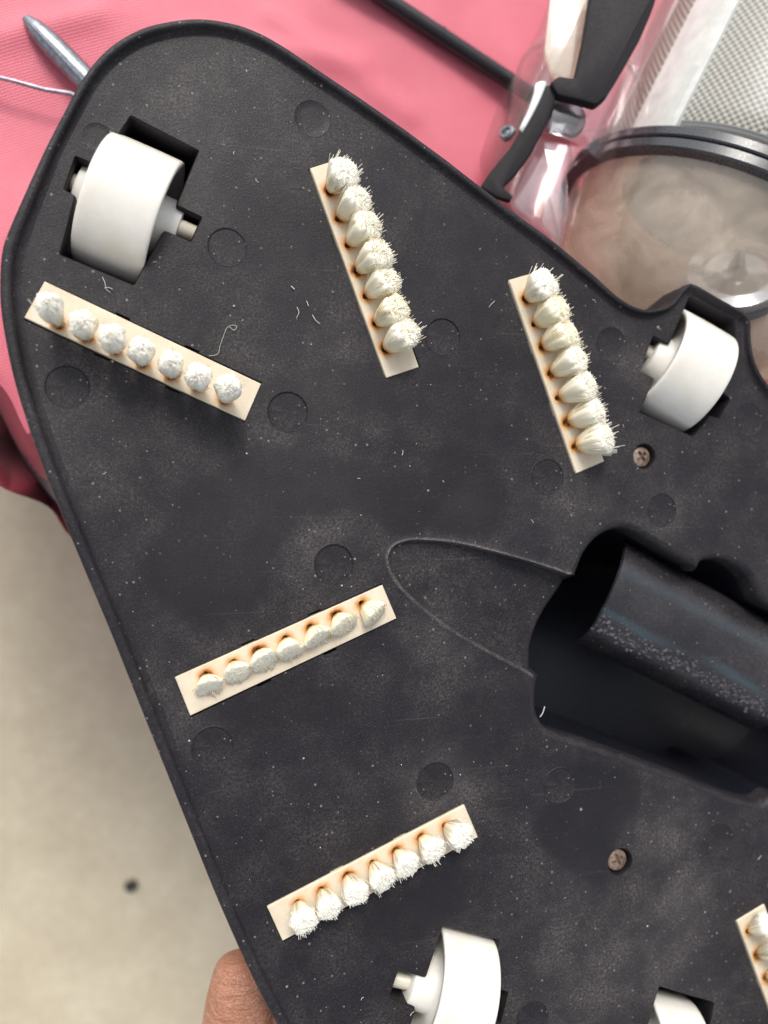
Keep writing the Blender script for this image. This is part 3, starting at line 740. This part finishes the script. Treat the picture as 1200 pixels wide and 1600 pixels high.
for bi, (P, (base, tips, hz, tr, mode)) in enumerate(zip(bars_w, TUFT)):
    ctr = sum(P, Vector((0, 0))) / 4
    br = bpy.data.objects.new('brush', None); C.objects.link(br); br.parent = head; br.location = Vector((ctr.x, ctr.y, 0)) * S; br.empty_display_size = .01
    # bar
    holes_c = [U(x, y, BZ) for x, y in base]
    bm = bmesh.new(); ls = bm.verts.layers.float.new('stain')
    Pm = P; V2 = []; E = []
    def addloop(lp):
        b0 = len(V2); V2.extend([(q.x, q.y) for q in lp]); E.extend([(b0 + i, b0 + (i + 1) % len(lp)) for i in range(len(lp))])
    rim_ = []
    for i in range(4):
        a, b = P[i], P[(i + 1) % 4]; L = (b - a).length; k = int(L / 6)
        for t in range(k): rim_.append(a.lerp(b, t / k))
    rim_ = offset(rim_, 1.0); addloop(rim_)
    rh = 4.8
    hl = []
    for c in holes_c:
        lp = [Vector((c.x + rh * math.cos(2 * math.pi * k / 20), c.y + rh * math.sin(2 * math.pi * k / 20))) for k in range(20)]; hl.append(lp); addloop(lp)
    gq = np.array([(x + rnd.uniform(-.5, .5), y + rnd.uniform(-.5, .5)) for x in np.arange(min(p.x for p in P), max(p.x for p in P), 3.6) for y in np.arange(min(p.y for p in P), max(p.y for p in P), 3.6)])
    gk = inside(gq, [(p.x, p.y) for p in offset(rim_, 2)])
    for c in holes_c: gk &= np.hypot(gq[:, 0] - c.x, gq[:, 1] - c.y) > rh + 1.2
    V2 += [tuple(q) for q in gq[gk]]
    o_v, _, o_f, *_ = delaunay_2d_cdt([Vector(v) for v in V2], E, [], 0, 1e-4)
    vs = []
    long_d = (P[1] - P[0]) if (P[1] - P[0]).length > (P[2] - P[1]).length else (P[2] - P[1]); long_d.normalize()
    for v in o_v:
        s = 0
        for k, c in enumerate(holes_c):
            w_ = Vector((v.x - c.x, v.y - c.y)); tipd = Vector((U(*tips[k], BZ).x - c.x, U(*tips[k], BZ).y - c.y)); td_ = tipd.normalized() if tipd.length > 1 else Vector((0, 1))
            al = w_.dot(td_); ac = abs(w_.dot(Vector((-td_.y, td_.x))))
            dd = math.hypot(max(0, -al) * 1.15 + max(0, al) * .55, ac * .9) + 2.5 * vnoise((v.x, v.y), .15, k)
            amt = (.8, 1.0, .85, 1.15, .9, .9)[bi] * (1 + .35 * math.sin(k * 2.3 + bi))
            s = max(s, amt * 1.0 * math.exp(-(dd / 9.5) ** 2))
        q = bm.verts.new((v.x, v.y, BZ)); q[ls] = s; vs.append(q)
    cf = np.array([[(o_v[f[0]][k] + o_v[f[1]][k] + o_v[f[2]][k]) / 3 for k in (0, 1)] for f in o_f])
    kk = inside(cf, [(p.x, p.y) for p in rim_])
    for lp in hl: kk &= ~inside(cf, [(p.x, p.y) for p in lp])
    for f, k in zip(o_f, kk):
        if k: face(bm, [vs[i] for i in f])
    bmesh.ops.delete(bm, geom=[v for v in bm.verts if not v.link_faces], context='VERTS')
    for f in bm.faces:
        if f.normal.z < 0: f.normal_flip()
    full = [Vector((q.x, q.y, BZ)) for q in rim_]; o1 = offset(rim_, -.8)
    R_ = loft(bm, [full, [Vector((q.x, q.y, BZ - .8)) for q in o1], [Vector((q.x, q.y, -20)) for q in o1]])
    for lp in hl:
        lp3 = [Vector((q.x, q.y, BZ)) for q in lp]; c = sum(lp, Vector((0, 0))) / len(lp)
        R_ = loft(bm, [lp3, [Vector((c.x + (q.x - c.x) * .7, c.y + (q.y - c.y) * .7, BZ - 5)) for q in lp], [Vector((c.x + (q.x - c.x) * .5, c.y + (q.y - c.y) * .5, BZ - 14)) for q in lp]], cap1=True)
        for r_ in R_:
            for v in r_: v[ls] = .62
    obj('brush_bar', bm, M['ivory'], br, recalc=False, sharp=40)
    # tufts
    for k in range(7):
        r3 = random.Random(bi * 17 + k)
        c = U(*base[k], BZ); sgt = (c - CAM).dot(CV) / F
        cl = c + (U(*tips[k], BZ) - c) * (.12 if mode != 'round' else .08)      # hairs leave just beside the stained hole
        hgt = hz * r3.uniform(.9, 1.1); tip = U(*tips[k], hgt)
        axis = (tip - cl); Lh = axis.length; axis.normalize(); a, u, v = frame(axis)
        nh = {'round': 60, 'splay': 300, 'fan': 170}[mode]
        if bi == 3: nh = 130
        if bi == 5 and k > 3: nh = 60
        vv = []; ff = []; at_s = []; at_t = []; at_y = []
        trr = tr * sgt * r3.uniform(.94, 1.06)
        yel = {1: (.1, .35, .5, .45, .45, .8, .3), 2: (.1, .85, .8, .35, .3, .25, .2), 3: (.45, .4, .4, .5, .5, .65, .7)}.get(bi, (0,) * 7)[k]
        clump = [r3.uniform(0, 6.28) for _ in range(4)]
        nc = 0
        if mode != 'splay':                     # dense heart of the tuft, wrapped by the loose hairs
            if mode == 'round': rows_ = ((0, .34), (.15, .50), (.35, .72), (.55, .92), (.70, 1.0), (.80, 1.0), (.88, .92), (.94, .74), (.98, .48), (1.0, .2))
            else: rows_ = ((0, .42), (.12, .58), (.25, .70), (.4, .82), (.55, .92), (.7, .99), (.82, 1.0), (.90, .90), (.95, .66), (.97, .3))
            NS = 36; ph = [r3.uniform(0, 6.28) for _ in range(6)]
            fringe = [r3.uniform(-.5, 1) for _ in range(NS)]
            for t, rr_ in rows_:
                for m_ in range(NS):
                    a2 = 6.2832 * m_ / NS; d0 = u * math.cos(a2) + v * math.sin(a2)
                    jj = 1 + .06 * math.sin(4 * a2 + ph[0]) + .05 * math.sin(7 * a2 + ph[1]) + (.05 if mode == 'round' else .09) * math.sin(13 * a2 + ph[2]) * t
                    tt = t * .97 * (1 + .035 * fringe[m_] * (t > .8)) + .02 * math.sin(rr_ * 9 + a2 * 2 + ph[3]) * (t > .85)
                    pt = cl + axis * Lh * tt + d0 * trr * rr_ * jj * .9 + Vector((0, 0, 1)) * (5 if mode == 'fan' else 0) * 4 * t * (1 - t)
                    pt.z = max(pt.z, BZ - 2); vv.append(pt); at_t.append(min(1, t * 1.0) * (.75 + .25 * (m_ % 3 != 0))); at_y.append(yel * min(1, t * 2) * (1 - .5 * t)); at_s.append(max(0, 1 - t * 5) * .7)
            for s_ in range(len(rows_) - 1):
                for m_ in range(NS):
                    a_, b_ = s_ * NS + m_, s_ * NS + (m_ + 1) % NS; ff.append((a_, b_, b_ + NS, a_ + NS))
            ff.append(tuple(range((len(rows_) - 1) * NS, len(rows_) * NS)))
            # cut hair ends standing out of the packed heart
            for h_ in range(300 if bi < 5 or k < 3 else 20):
                q = math.sqrt(r3.random()); an = r3.uniform(0, 6.283); d0 = u * math.cos(an) + v * math.sin(an)
                lean = d0 * (.25 + .5 * q) + axis + Vector((r3.gauss(0, .12), r3.gauss(0, .12), r3.gauss(0, .12)))
                te = 1 - .20 * q ** 3 if mode == 'round' else 1 - .13 * q ** 3
                e1 = cl + axis * Lh * te * r3.uniform(.965, 1.0 + (.05 if mode == 'fan' else .035)) + d0 * trr * .93 * q * (1 + .06 * math.sin(4 * an + ph[0]))
                e0_ = e1 - lean.normalized() * 13; th = r3.uniform(.75, 1.15); start = len(vv)
                for pt, tr_ in ((e0_, th), (e1, th * .8)):
                    pt = pt + Vector((0, 0, 1)) * 0; pt.z = max(pt.z, BZ + 1)
                    for m_ in range(4):
                        a2 = 1.5708 * m_ + an; vv.append(pt + (u * math.cos(a2) + v * math.sin(a2)) * tr_); at_t.append(1.0 if pt is e1 else .9); at_y.append(yel * .45); at_s.append(0)
                for m_ in range(4):
                    a_, b_ = start + m_, start + (m_ + 1) % 4; ff.append((a_, b_, b_ + 4, a_ + 4))
                ff.append((start + 4, start + 5, start + 6, start + 7))
            nc = len(ff)
        for h_ in range(nh):
            q = math.sqrt(r3.uniform(.0 if mode == 'splay' else .25, 1)); an = r3.uniform(0, 6.283)
            if mode == 'splay':        # worn, parted in two lobes pressed flat
                lobe = -1 if math.sin(an) < 0 else 1
                off = u * 0 + Vector((long_d.x, long_d.y, 0)) * lobe * trr * .5
            else: off = Vector()
            # outline is slightly wavy so that tufts differ
            wob = 1 + .13 * math.sin(3 * an + clump[0]) + .08 * math.sin(5 * an + clump[1])
            r0 = q * 7.5; r1 = q * trr * wob * (.72 if mode == 'splay' else 1)
            dome = 1 - (.20 if mode == 'round' else .16) * q ** 2.2
            stray = 1 + (r3.gauss(0, .05) if r3.random() < .85 else r3.uniform(.05, .38 if k in (0, 6) and bi in (1, 2) else .22) if mode == 'fan' and bi != 3 else r3.uniform(0, .10))
            d0 = u * math.cos(an) + v * math.sin(an)
            p0 = cl + Vector((d0.x, d0.y, 0)) * r0; p0.z = BZ - 3
            p3 = cl + axis * Lh * dome * stray + d0 * r1 * (1 if r3.random() < .93 else 1.2) + off
            if mode == 'fan': p3 += Vector((r3.gauss(0, 1.3), r3.gauss(0, 1.3), r3.gauss(0, 1.3)))
            p3.z = max(p3.z, BZ + 4)
            bow = d0 * r1 * .25 + Vector((0, 0, 1)) * (15 if bi == 3 else 7 if mode != 'round' else 0) + off * .35
            th = r3.uniform(.65, 1.0) * (.85 if mode == 'round' else 1)
            seg = 4; start = len(vv)
            for s_ in range(seg + 1):
                t = s_ / seg; pt = p0.lerp(p3, t) + bow * (4 * t * (1 - t)) * .45
                tr_ = th * (1 - .35 * t)
                for m_ in range(3):
                    a2 = 2.094 * m_ + an
                    vv.append((pt + (u * math.cos(a2) + v * math.sin(a2)) * tr_))
                    at_t.append(min(1, t * 1.1) * (1 - yel * .5)); at_y.append(yel * min(1, t * 2) * (1 - .6 * t ** 3))
                    side_ = max(0, -(d0.dot((tip - cl).normalized() * 0 + Vector(((c - tip).x, (c - tip).y, 0)).normalized() * -1)))
                    at_s.append(max(0, (1 - t * 5.5)) * (.35 + .65 * side_))
            for s_ in range(seg):
                for m_ in range(3):
                    a_, b_ = start + s_ * 3 + m_, start + s_ * 3 + (m_ + 1) % 3
                    ff.append((a_, b_, b_ + 3, a_ + 3))
            e_ = start + seg * 3; ff.append((e_, e_ + 1, e_ + 2))
        me = bpy.data.meshes.new('bristle_tuft')
        og = cl
        me.from_pydata([tuple((p - og) * S) for p in vv], [], ff); me.materials.append(M['bristle']); me.materials.append(M['core'])
        me.polygons.foreach_set('material_index', [1] * nc + [0] * (len(ff) - nc))
        for nm, arr in (('stain', at_s), ('tip', at_t), ('yellow', at_y)):
            me.attributes.new(nm, 'FLOAT', 'POINT').data.foreach_set('value', arr)
        me.polygons.foreach_set('use_smooth', [True] * len(me.polygons))
        o = bpy.data.objects.new('bristle_tuft', me); C.objects.link(o); o.parent = br; o.location = og * S - wloc(br)

# wheels: hollow sided rollers on plain axles, lying in their wells
def wheel_mesh(R, hw, hp=12):
    bm = bmesh.new(); t = 9
    half = [(hw, R - t), (hw, R - 3.5), (hw - 1.0, R - 1.4), (hw - 3.4, R - .3), (hw - 9, R)]
    pr = [(-hw + 24, 16), (-hw + 24, R - t)] 
    pr = [(-hw - hp, 12), (-hw - hp, 40), (-hw - hp + 1.5, 43), (-hw + 16, 45), (-hw + 20, 57), (-hw + 20, R - t - 3), (-hw + 16, R - t)] + [(-x, r) for x, r in half] 
    pr += [(-hw * .3, R + .5), (hw * .3, R + .5)] + [(x, r) for x, r in half[::-1]] + [(hw - 16, R - t), (hw - 20, R - t - 3), (hw - 20, 57), (hw - 16, 45), (hw + hp - 1.5, 43), (hw + hp, 40), (hw + hp, 12)]
    lathe(bm, (0, 0, 0), (1, 0, 0), pr, 96)
    finish(bm, 40); 
    bmesh.ops.recalc_face_normals(bm, faces=bm.faces)
    for v in bm.verts: v.co *= S
    me = bpy.data.meshes.new('wheel'); bm.to_mesh(me); bm.free(); me.materials.append(M['wheel']); return me
def axle_mesh(L):
    bm = bmesh.new(); pr = [(-L, 0.01), (-L, 11.5), (-L + 1.5, 13), (L - 1.5, 13), (L, 11.5), (L, 0.01)]
    lathe(bm, (0, 0, 0), (1, 0, 0), pr, 32); finish(bm, 40); bmesh.ops.recalc_face_normals(bm, faces=bm.faces)
    for v in bm.verts: v.co *= S
    me = bpy.data.meshes.new('axle'); bm.to_mesh(me); bm.free(); me.materials.append(M['axle']); return me
WH = [ # centre px (at plate level), axle direction from px to px, R, half width, centre z, camber deg, lateral shift, axle half length, axle shift
 dict(c=(203, 313), a=((100, 268), (307, 358)), R=98, hw=52, z=-52, camber=2, lat=-2, L=113, ash=0, hp=24, up=26),
 dict(c=(1075, 572), a=((1008, 551), (1134, 630)), R=99, hw=53, z=-42, camber=6, lat=7, L=101, ash=-6, hp=14, up=14),
 dict(c=(705, 1562), a=((614, 1538), (790, 1575)), R=101, hw=49, z=-38, camber=3, lat=5, L=96, ash=-3, hp=24, up=12),
 dict(c=(1040, 1666), a=((951, 1650), (1120, 1676)), R=101, hw=49, z=-38, camber=3, lat=3, L=96, ash=0, hp=20, up=12)]
for q in WH:
    c = U(*q['c'], 0); a0, a1 = U(*q['a'][0], 0), U(*q['a'][1], 0); d = (a1 - a0).normalized()
    y_ = Vector((-d.y, d.x, 0)); Rm = Matrix((d, y_, Vector((0, 0, 1)))).transposed()
    pos = Vector((c.x, c.y, q['z']))
    wobj = bpy.data.objects.new('wheel', wheel_mesh(q['R'], q['hw'], q['hp'])); C.objects.link(wobj); wobj.parent = head
    wobj.location = (pos + d * q['lat']) * S
    wobj.rotation_euler = (Rm @ Matrix.Rotation(math.radians(-q['camber']), 3, 'Y')).to_euler()
    aobj = bpy.data.objects.new('axle', axle_mesh(q['L'])); C.objects.link(aobj); aobj.parent = wobj
    aobj.rotation_euler = Matrix.Rotation(math.radians(q['camber'] * .3), 3, 'Y').to_euler()
    aobj.location = (Vector((q['ash'] - q['lat'], 0, q['up'])) * S)

# lint, fibres and crumbs on the plate
bm = bmesh.new(); r4 = random.Random(11)
for k in range(60):
    while True:
        x, y = r4.uniform(20, 1190), r4.uniform(60, 1590); p = U2(x, y)
        if inside([p], [(q.x, q.y) for q in inner])[0] and not any(inside([p], [(q.x, q.y) for q in h])[0] for h in holes): break
    s = r4.choice([.8, .8, 1, 1.2, 1.7]) * r4.uniform(.5, 1.0)
    if r4.random() < .35:
        an = r4.uniform(0, 6.28); L = r4.uniform(3, 9); d = Vector((math.cos(an), math.sin(an), 0)); b = Vector((p[0], p[1], .8))
        tube(bm, [b, b + d * L * .5 + Vector((-d.y, d.x, 0)) * r4.uniform(-2, 2), b + d * L], .45, 4)
    else:
        res = bmesh.ops.create_icosphere(bm, subdivisions=1, radius=s, matrix=Matrix.Translation((p[0], p[1], s * .4)))
        for v in res['verts']: v.co += Vector((r4.uniform(-1, 1), r4.uniform(-1, 1), 0)) * s * .4
tag(obj('dust_crumbs', bm, M['lint'], head, origin=(0, 0, 0)), kind='stuff')
def fibre(pts, r, parent=head):
    bm = bmesh.new(); P = catmull(pts, 3, closed=False); tube(bm, [U(p.x, p.y, 1.5 + 2.5 * abs(math.sin(i * .4))) for i, p in enumerate(P)], r, 5); obj('lint_fibre', bm, M['lint'], parent)
fibre([(326, 556), (340, 553), (344, 540), (350, 523), (354, 513), (362, 508), (370, 510), (366, 516), (358, 510)], .32)
fibre([(160, 433), (164, 442), (166, 452), (173, 457)], .4)
fibre([(163, 450), (170, 449), (176, 452)], .4)
fibre([(463, 497), (467, 488), (464, 480)], .5); fibre([(488, 492), (493, 500), (500, 506)], .5); fibre([(479, 470), (482, 478)], .5)
fibre([(764, 480), (768, 475), (773, 470)], .5); fibre([(455, 447), (460, 452)], .7)
fibre([(844, 1120), (848, 1114), (851, 1104)], .9)

# ------------------------------------------------------------------ clear canister on the cloth
CD = 1700.0
c0 = D(1107, 380, CD); tau = math.radians(1)
ia = (CX * .45 + CY * .893).normalized()
A = (ia * math.cos(tau) + CV * math.sin(tau)).normalized()            # upper end leans away from the camera
cd = (CAM - c0).normalized(); toC = (cd - A * cd.dot(A)).normalized()
R1 = 330.0
can = empty('pump_canister', c0 - toC * R1); tag(can, 'clear plastic pump canister with beige mesh filter and black collar behind the vacuum head', 'canister')
bm = bmesh.new(); lathe(bm, c0, A, [(30, R1 - 20), (60, R1 - 8), (90, R1 - 2), (300, R1 - 2), (1000, R1 - 10)], 128, ref=toC)
obj('clear_tube', bm, M['clear'], can)
bm = bmesh.new(); lathe(bm, c0, A, [(-12, R1 - 6), (-18, R1 - 10), (-120, R1 - 22), (-190, R1 - 42), (-250, R1 - 76), (-300, R1 - 122), (-335, R1 - 180), (-352, R1 - 240), (-358, 40), (-380, 24), (-400, 10), (-404, .1)], 128, ref=toC)
obj('clear_dome', bm, M['clear_dome'], can)
# collar in two halves with a joint between
for (a_, b_) in ((-19, 3), (6, 27)):
    bm = bmesh.new(); lathe(bm, c0, A, [(a_, R1 - 12), (a_, R1 + 12), (a_ + 3, R1 + 15), (b_ - 3, R1 + 15), (b_, R1 + 12), (b_, R1 - 12), (a_, R1 - 12)], 128, ref=toC)
    obj('collar_ring', bm, M['collar'], can)
# mesh filter
RF = R1 - 34
bm = bmesh.new(); ul = bm.loops.layers.uv.new('UVMap'); nseg, T = 160, 40; grid = []
a, u, v = A, toC, A.cross(toC)
for j in range(T + 1):
    t = 72 + 883 * j / T; grid.append([bm.verts.new(c0 + a * t + (u * math.cos(6.28318 * i / nseg) + v * math.sin(6.28318 * i / nseg)) * RF) for i in range(nseg)])
for j in range(T):
    for i in range(nseg):
        f = bm.faces.new((grid[j][i], grid[j][(i + 1) % nseg], grid[j + 1][(i + 1) % nseg], grid[j + 1][i]))
        for l, (ii, jj) in zip(f.loops, ((i, j), (i + 1, j), (i + 1, j + 1), (i, j + 1))):
            l[ul].uv = (6.28318 * ii / nseg * RF / 2.4 + 0.0, 900 * jj / T / 2.4)
obj('mesh_filter', bm, M['mesh'], can)
# pale ribs; the first is the tube's sky reflection made as a white strip
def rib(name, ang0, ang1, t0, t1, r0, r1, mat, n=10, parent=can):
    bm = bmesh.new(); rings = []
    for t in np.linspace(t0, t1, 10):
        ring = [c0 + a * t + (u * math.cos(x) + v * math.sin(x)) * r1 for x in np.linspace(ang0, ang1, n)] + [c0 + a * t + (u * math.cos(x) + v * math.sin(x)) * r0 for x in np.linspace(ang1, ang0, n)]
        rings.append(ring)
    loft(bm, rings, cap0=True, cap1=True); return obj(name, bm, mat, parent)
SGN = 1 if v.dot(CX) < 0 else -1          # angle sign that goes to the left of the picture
rib('rib_and_sky_streak', SGN * .52, SGN * .88, 40, 950, RF - 4, RF + 9, M['whitep'])
rib('rib_and_sky_streak', SGN * 1.55, SGN * 1.7, 100, 950, RF - 4, RF + 9, M['whitep'])
rib('rib_and_sky_streak', -SGN * 1.0, -SGN * 1.15, 100, 950, RF - 4, RF + 9, M['whitep'])
# filter foot, and an added tan shell, seen through the dome
bm = bmesh.new(); lathe(bm, c0, A, [(84, RF), (66, RF - 4), (64, 262), (66, 226), (84, 220), (84, 110), (74, 100), (74, .1)], 96, ref=toC); obj('filter_foot', bm, M['greyp'], can)
bm = bmesh.new(); lathe(bm, c0, A, [(61, RF - 8), (55, RF - 14), (52, 262), (56, 230), (60, 227), (60, RF - 8)], 96, ref=toC); obj('filter_base', bm, M['tan'], can)
bm = bmesh.new(); lathe(bm, c0, A, [(170, R1 - 20), (10, R1 - 26), (-70, R1 - 34), (-160, R1 - 58), (-230, R1 - 100), (-280, R1 - 150), (-318, R1 - 210), (-330, .1)], 96, ref=toC, a0=math.pi * .40, a1=math.pi * 1.60); 
# added tan shell: floor tones seen through the dome put into its colour
obj('floor_tone_shell', bm, M['tan'], can)
bm = bmesh.new(); q = D(1150, 425, CD - 250); nrm = (-CV * .8 + CY * .45 - CX * .2).normalized()
lathe(bm, q, nrm, [(-26, 70), (-10, 92), (0, 86), (4, 62), (-4, 56), (-4, 22), (6, 16), (40, 9), (62, 3), (64, .1)], 64); obj('drain_plug', bm, M['smoke'], can)
bm = bmesh.new(); lathe(bm, q - nrm * 14, nrm, [(-30, 84), (-20, 92), (-10, 90), (-8, 70), (-10, 40), (-10, .1)], 64); obj('drain_cap', bm, M['darkp'], can)

def prism(name, pts, depth, thick, mat, parent, smooth=True, bev=4, tilt=None):
    """solid plate: its outline is traced at its own depth, given thickness and rounded edges"""
    P = catmull([Vector((x, y)) for x, y in pts], 7) if smooth else poly_round([Vector((x, y)) for x, y in pts], 5)
    if area(P) > 0: P = P[::-1]
    P2 = P[::-1]
    def dep(p): return depth + (tilt[0] * (p.x - pts[0][0]) + tilt[1] * (p.y - pts[0][1]) if tilt else 0)
    bm = bmesh.new(); rings = []
    for d, z in ((bev, 0), (bev * .3, bev * .3), (0, bev), (0, thick - bev), (bev, thick)):
        Q = offset(ccw([p.copy() for p in P2]), d * F / depth)
        rings.append([D(q_.x, q_.y, dep(q_)) + CV * z for q_ in Q])
    loft(bm, rings, cap0=True, cap1=True); return obj(name, bm, mat, parent)
# black lever of the clamp
prism('clamp_lever', [(926, -30), (1035, -30), (1018, 20), (1000, 62), (968, 118), (948, 150), (932, 163), (905, 155), (872, 148), (860, 128), (873, 118), (898, 122), (912, 60)], 1420, 26, M['black_matt'], can, smooth=False)
# hose fitting: second clear cylinder left of the canister, black seal along its open edge
fit = empty('hose_fitting', D(830, 200, 1560)); tag(fit, 'clear cylindrical hose cover with black edge seal left of the mesh canister', 'cover')
ib = (CX * .36 + CY * .93).normalized(); B = (ib * math.cos(.15) + CV * math.sin(.15)).normalized(); toB = (-CV - B * (-CV).dot(B)).normalized()
fc = D(865, 240, 1600)
bm = bmesh.new(); lathe(bm, fc, B, [(-60, 138), (0, 142), (60, 142), (170, 128), (260, 122), (700, 122)], 72, ref=toB); obj('clear_shell', bm, M['clear_cover'], fit)
bm = bmesh.new(); lathe(bm, fc + B * 150, B, [(0, 126), (4, 134), (12, 134), (16, 126)], 72, ref=toB); obj('shell_bead', bm, M['clear'], fit)
prism('edge_seal', [(862, 130), (872, 140), (866, 165), (852, 198), (832, 236), (806, 272), (786, 292), (802, 304), (798, 314), (775, 307), (750, 292), (766, 268), (796, 232), (819, 195), (838, 160), (850, 134)], 1430, 16, M['black_matt'], fit, smooth=False)
prism('edge_highlight', [(838, 128), (854, 126), (850, 142), (834, 176), (816, 206), (812, 200), (826, 170), (834, 146)], 1426, 8, M['whitep'], fit)  # highlight on the fitting's edge, made as a white strip
prism('frosted_panel', [(862, -30), (932, -30), (918, 40), (900, 118), (880, 122), (862, 112), (850, 80)], 1452, 20, M['frost'], fit, smooth=False)
prism('side_window', [(862, 142), (880, 150), (904, 158), (916, 178), (912, 200), (895, 212), (872, 205), (855, 200), (850, 180)], 1450, 18, M['smoke'], fit)
prism('clear_bracket', [(846, 205), (872, 210), (892, 218), (896, 250), (886, 262), (890, 330), (878, 390), (845, 360), (800, 318), (806, 290), (832, 240)], 1480, 30, M['clear_cover'], fit, smooth=False)
prism('bracket_web', [(852, 285), (880, 298), (876, 380), (846, 350)], 1470, 12, M['clear'], fit, smooth=False)
bm = bmesh.new(); q = D(791, 206, 1452); nq = (-CV * .7 - CX * .5 + CY * .2).normalized(); lathe(bm, q, nq, [(-8, 15), (0, 15), (3, 12), (3, 8), (-1, 6), (0, .1)], 32); obj('fitting_rivet', bm, M['tool'], fit)

# ------------------------------------------------------------------ hand holding the head from below
hand = empty('hand_holder', U(400, 1750, -260)); hand.name = 'person'
tag(hand, 'hand of a person gripping the lower left edge of the vacuum head from behind', 'person')
VZ = {}
def skinbody():
    J = {}; order = []; edges = []
    def j(name, px, py, z, r, par=None):
        J[name] = len(order); order.append((U(px, py, z), r))
        if par is not None: edges.append((J[par], J[name]))
    j('elbow', 520, 3300, -700, 210)
    j('fore', 480, 2650, -500, 180, 'elbow')
    j('wrist', 455, 2150, -350, 125, 'fore')
    j('palm0', 465, 1960, -300, 135, 'wrist')
    j('palm', 480, 1800, -275, 128, 'palm0')
    tips_ = {}
    F_ = {'index': ((392, 1535), (455, 1475), (560, 1440), (620, 1430), 55), 'middle': ((450, 1600), (540, 1490), (640, 1440), (705, 1435), 56),
          'ring': ((510, 1630), (610, 1530), (710, 1490), (770, 1490), 52), 'little': ((560, 1680), (670, 1600), (750, 1570), (800, 1570), 46)}
    for k, (a_, b_, c_, d_, r) in F_.items():
        zz_ = (-222, -262, -252, -238) if k == 'index' else (-262, -290, -270, -246)
        j(k + '0', *a_, zz_[0], r * 1.15, 'palm'); j(k + '1', *b_, zz_[1], r * .92, k + '0'); j(k + '2', *c_, zz_[2], r * .8, k + '1'); j(k + '3', *d_, zz_[3], r * .66, k + '2')
    j('th0', 400, 1880, -270, 85, 'palm0'); j('th1', 378, 1740, -225, 76, 'th0'); j('th2', 374, 1590, -200, 72, 'th1'); j('th3', 376, 1488, -196, 42, 'th2')
    me = bpy.data.meshes.new('hand'); org = hand.location / S
    me.from_pydata([tuple((p - org) * S) for p, r in order], edges, []); me.materials.append(M['skin'])
    o = bpy.data.objects.new('hand', me); C.objects.link(o); o.parent = hand
    sk = o.modifiers.new('skin', 'SKIN'); sk.use_smooth_shade = True
    for i, (p, r) in enumerate(order):
        sv = me.skin_vertices[0].data[i]; sv.radius = (r * S, r * S); sv.use_root = (i == J['palm'])
    sub = o.modifiers.new('subdiv', 'SUBSURF'); sub.levels = 3; sub.render_levels = 3
    return o
skinbody()
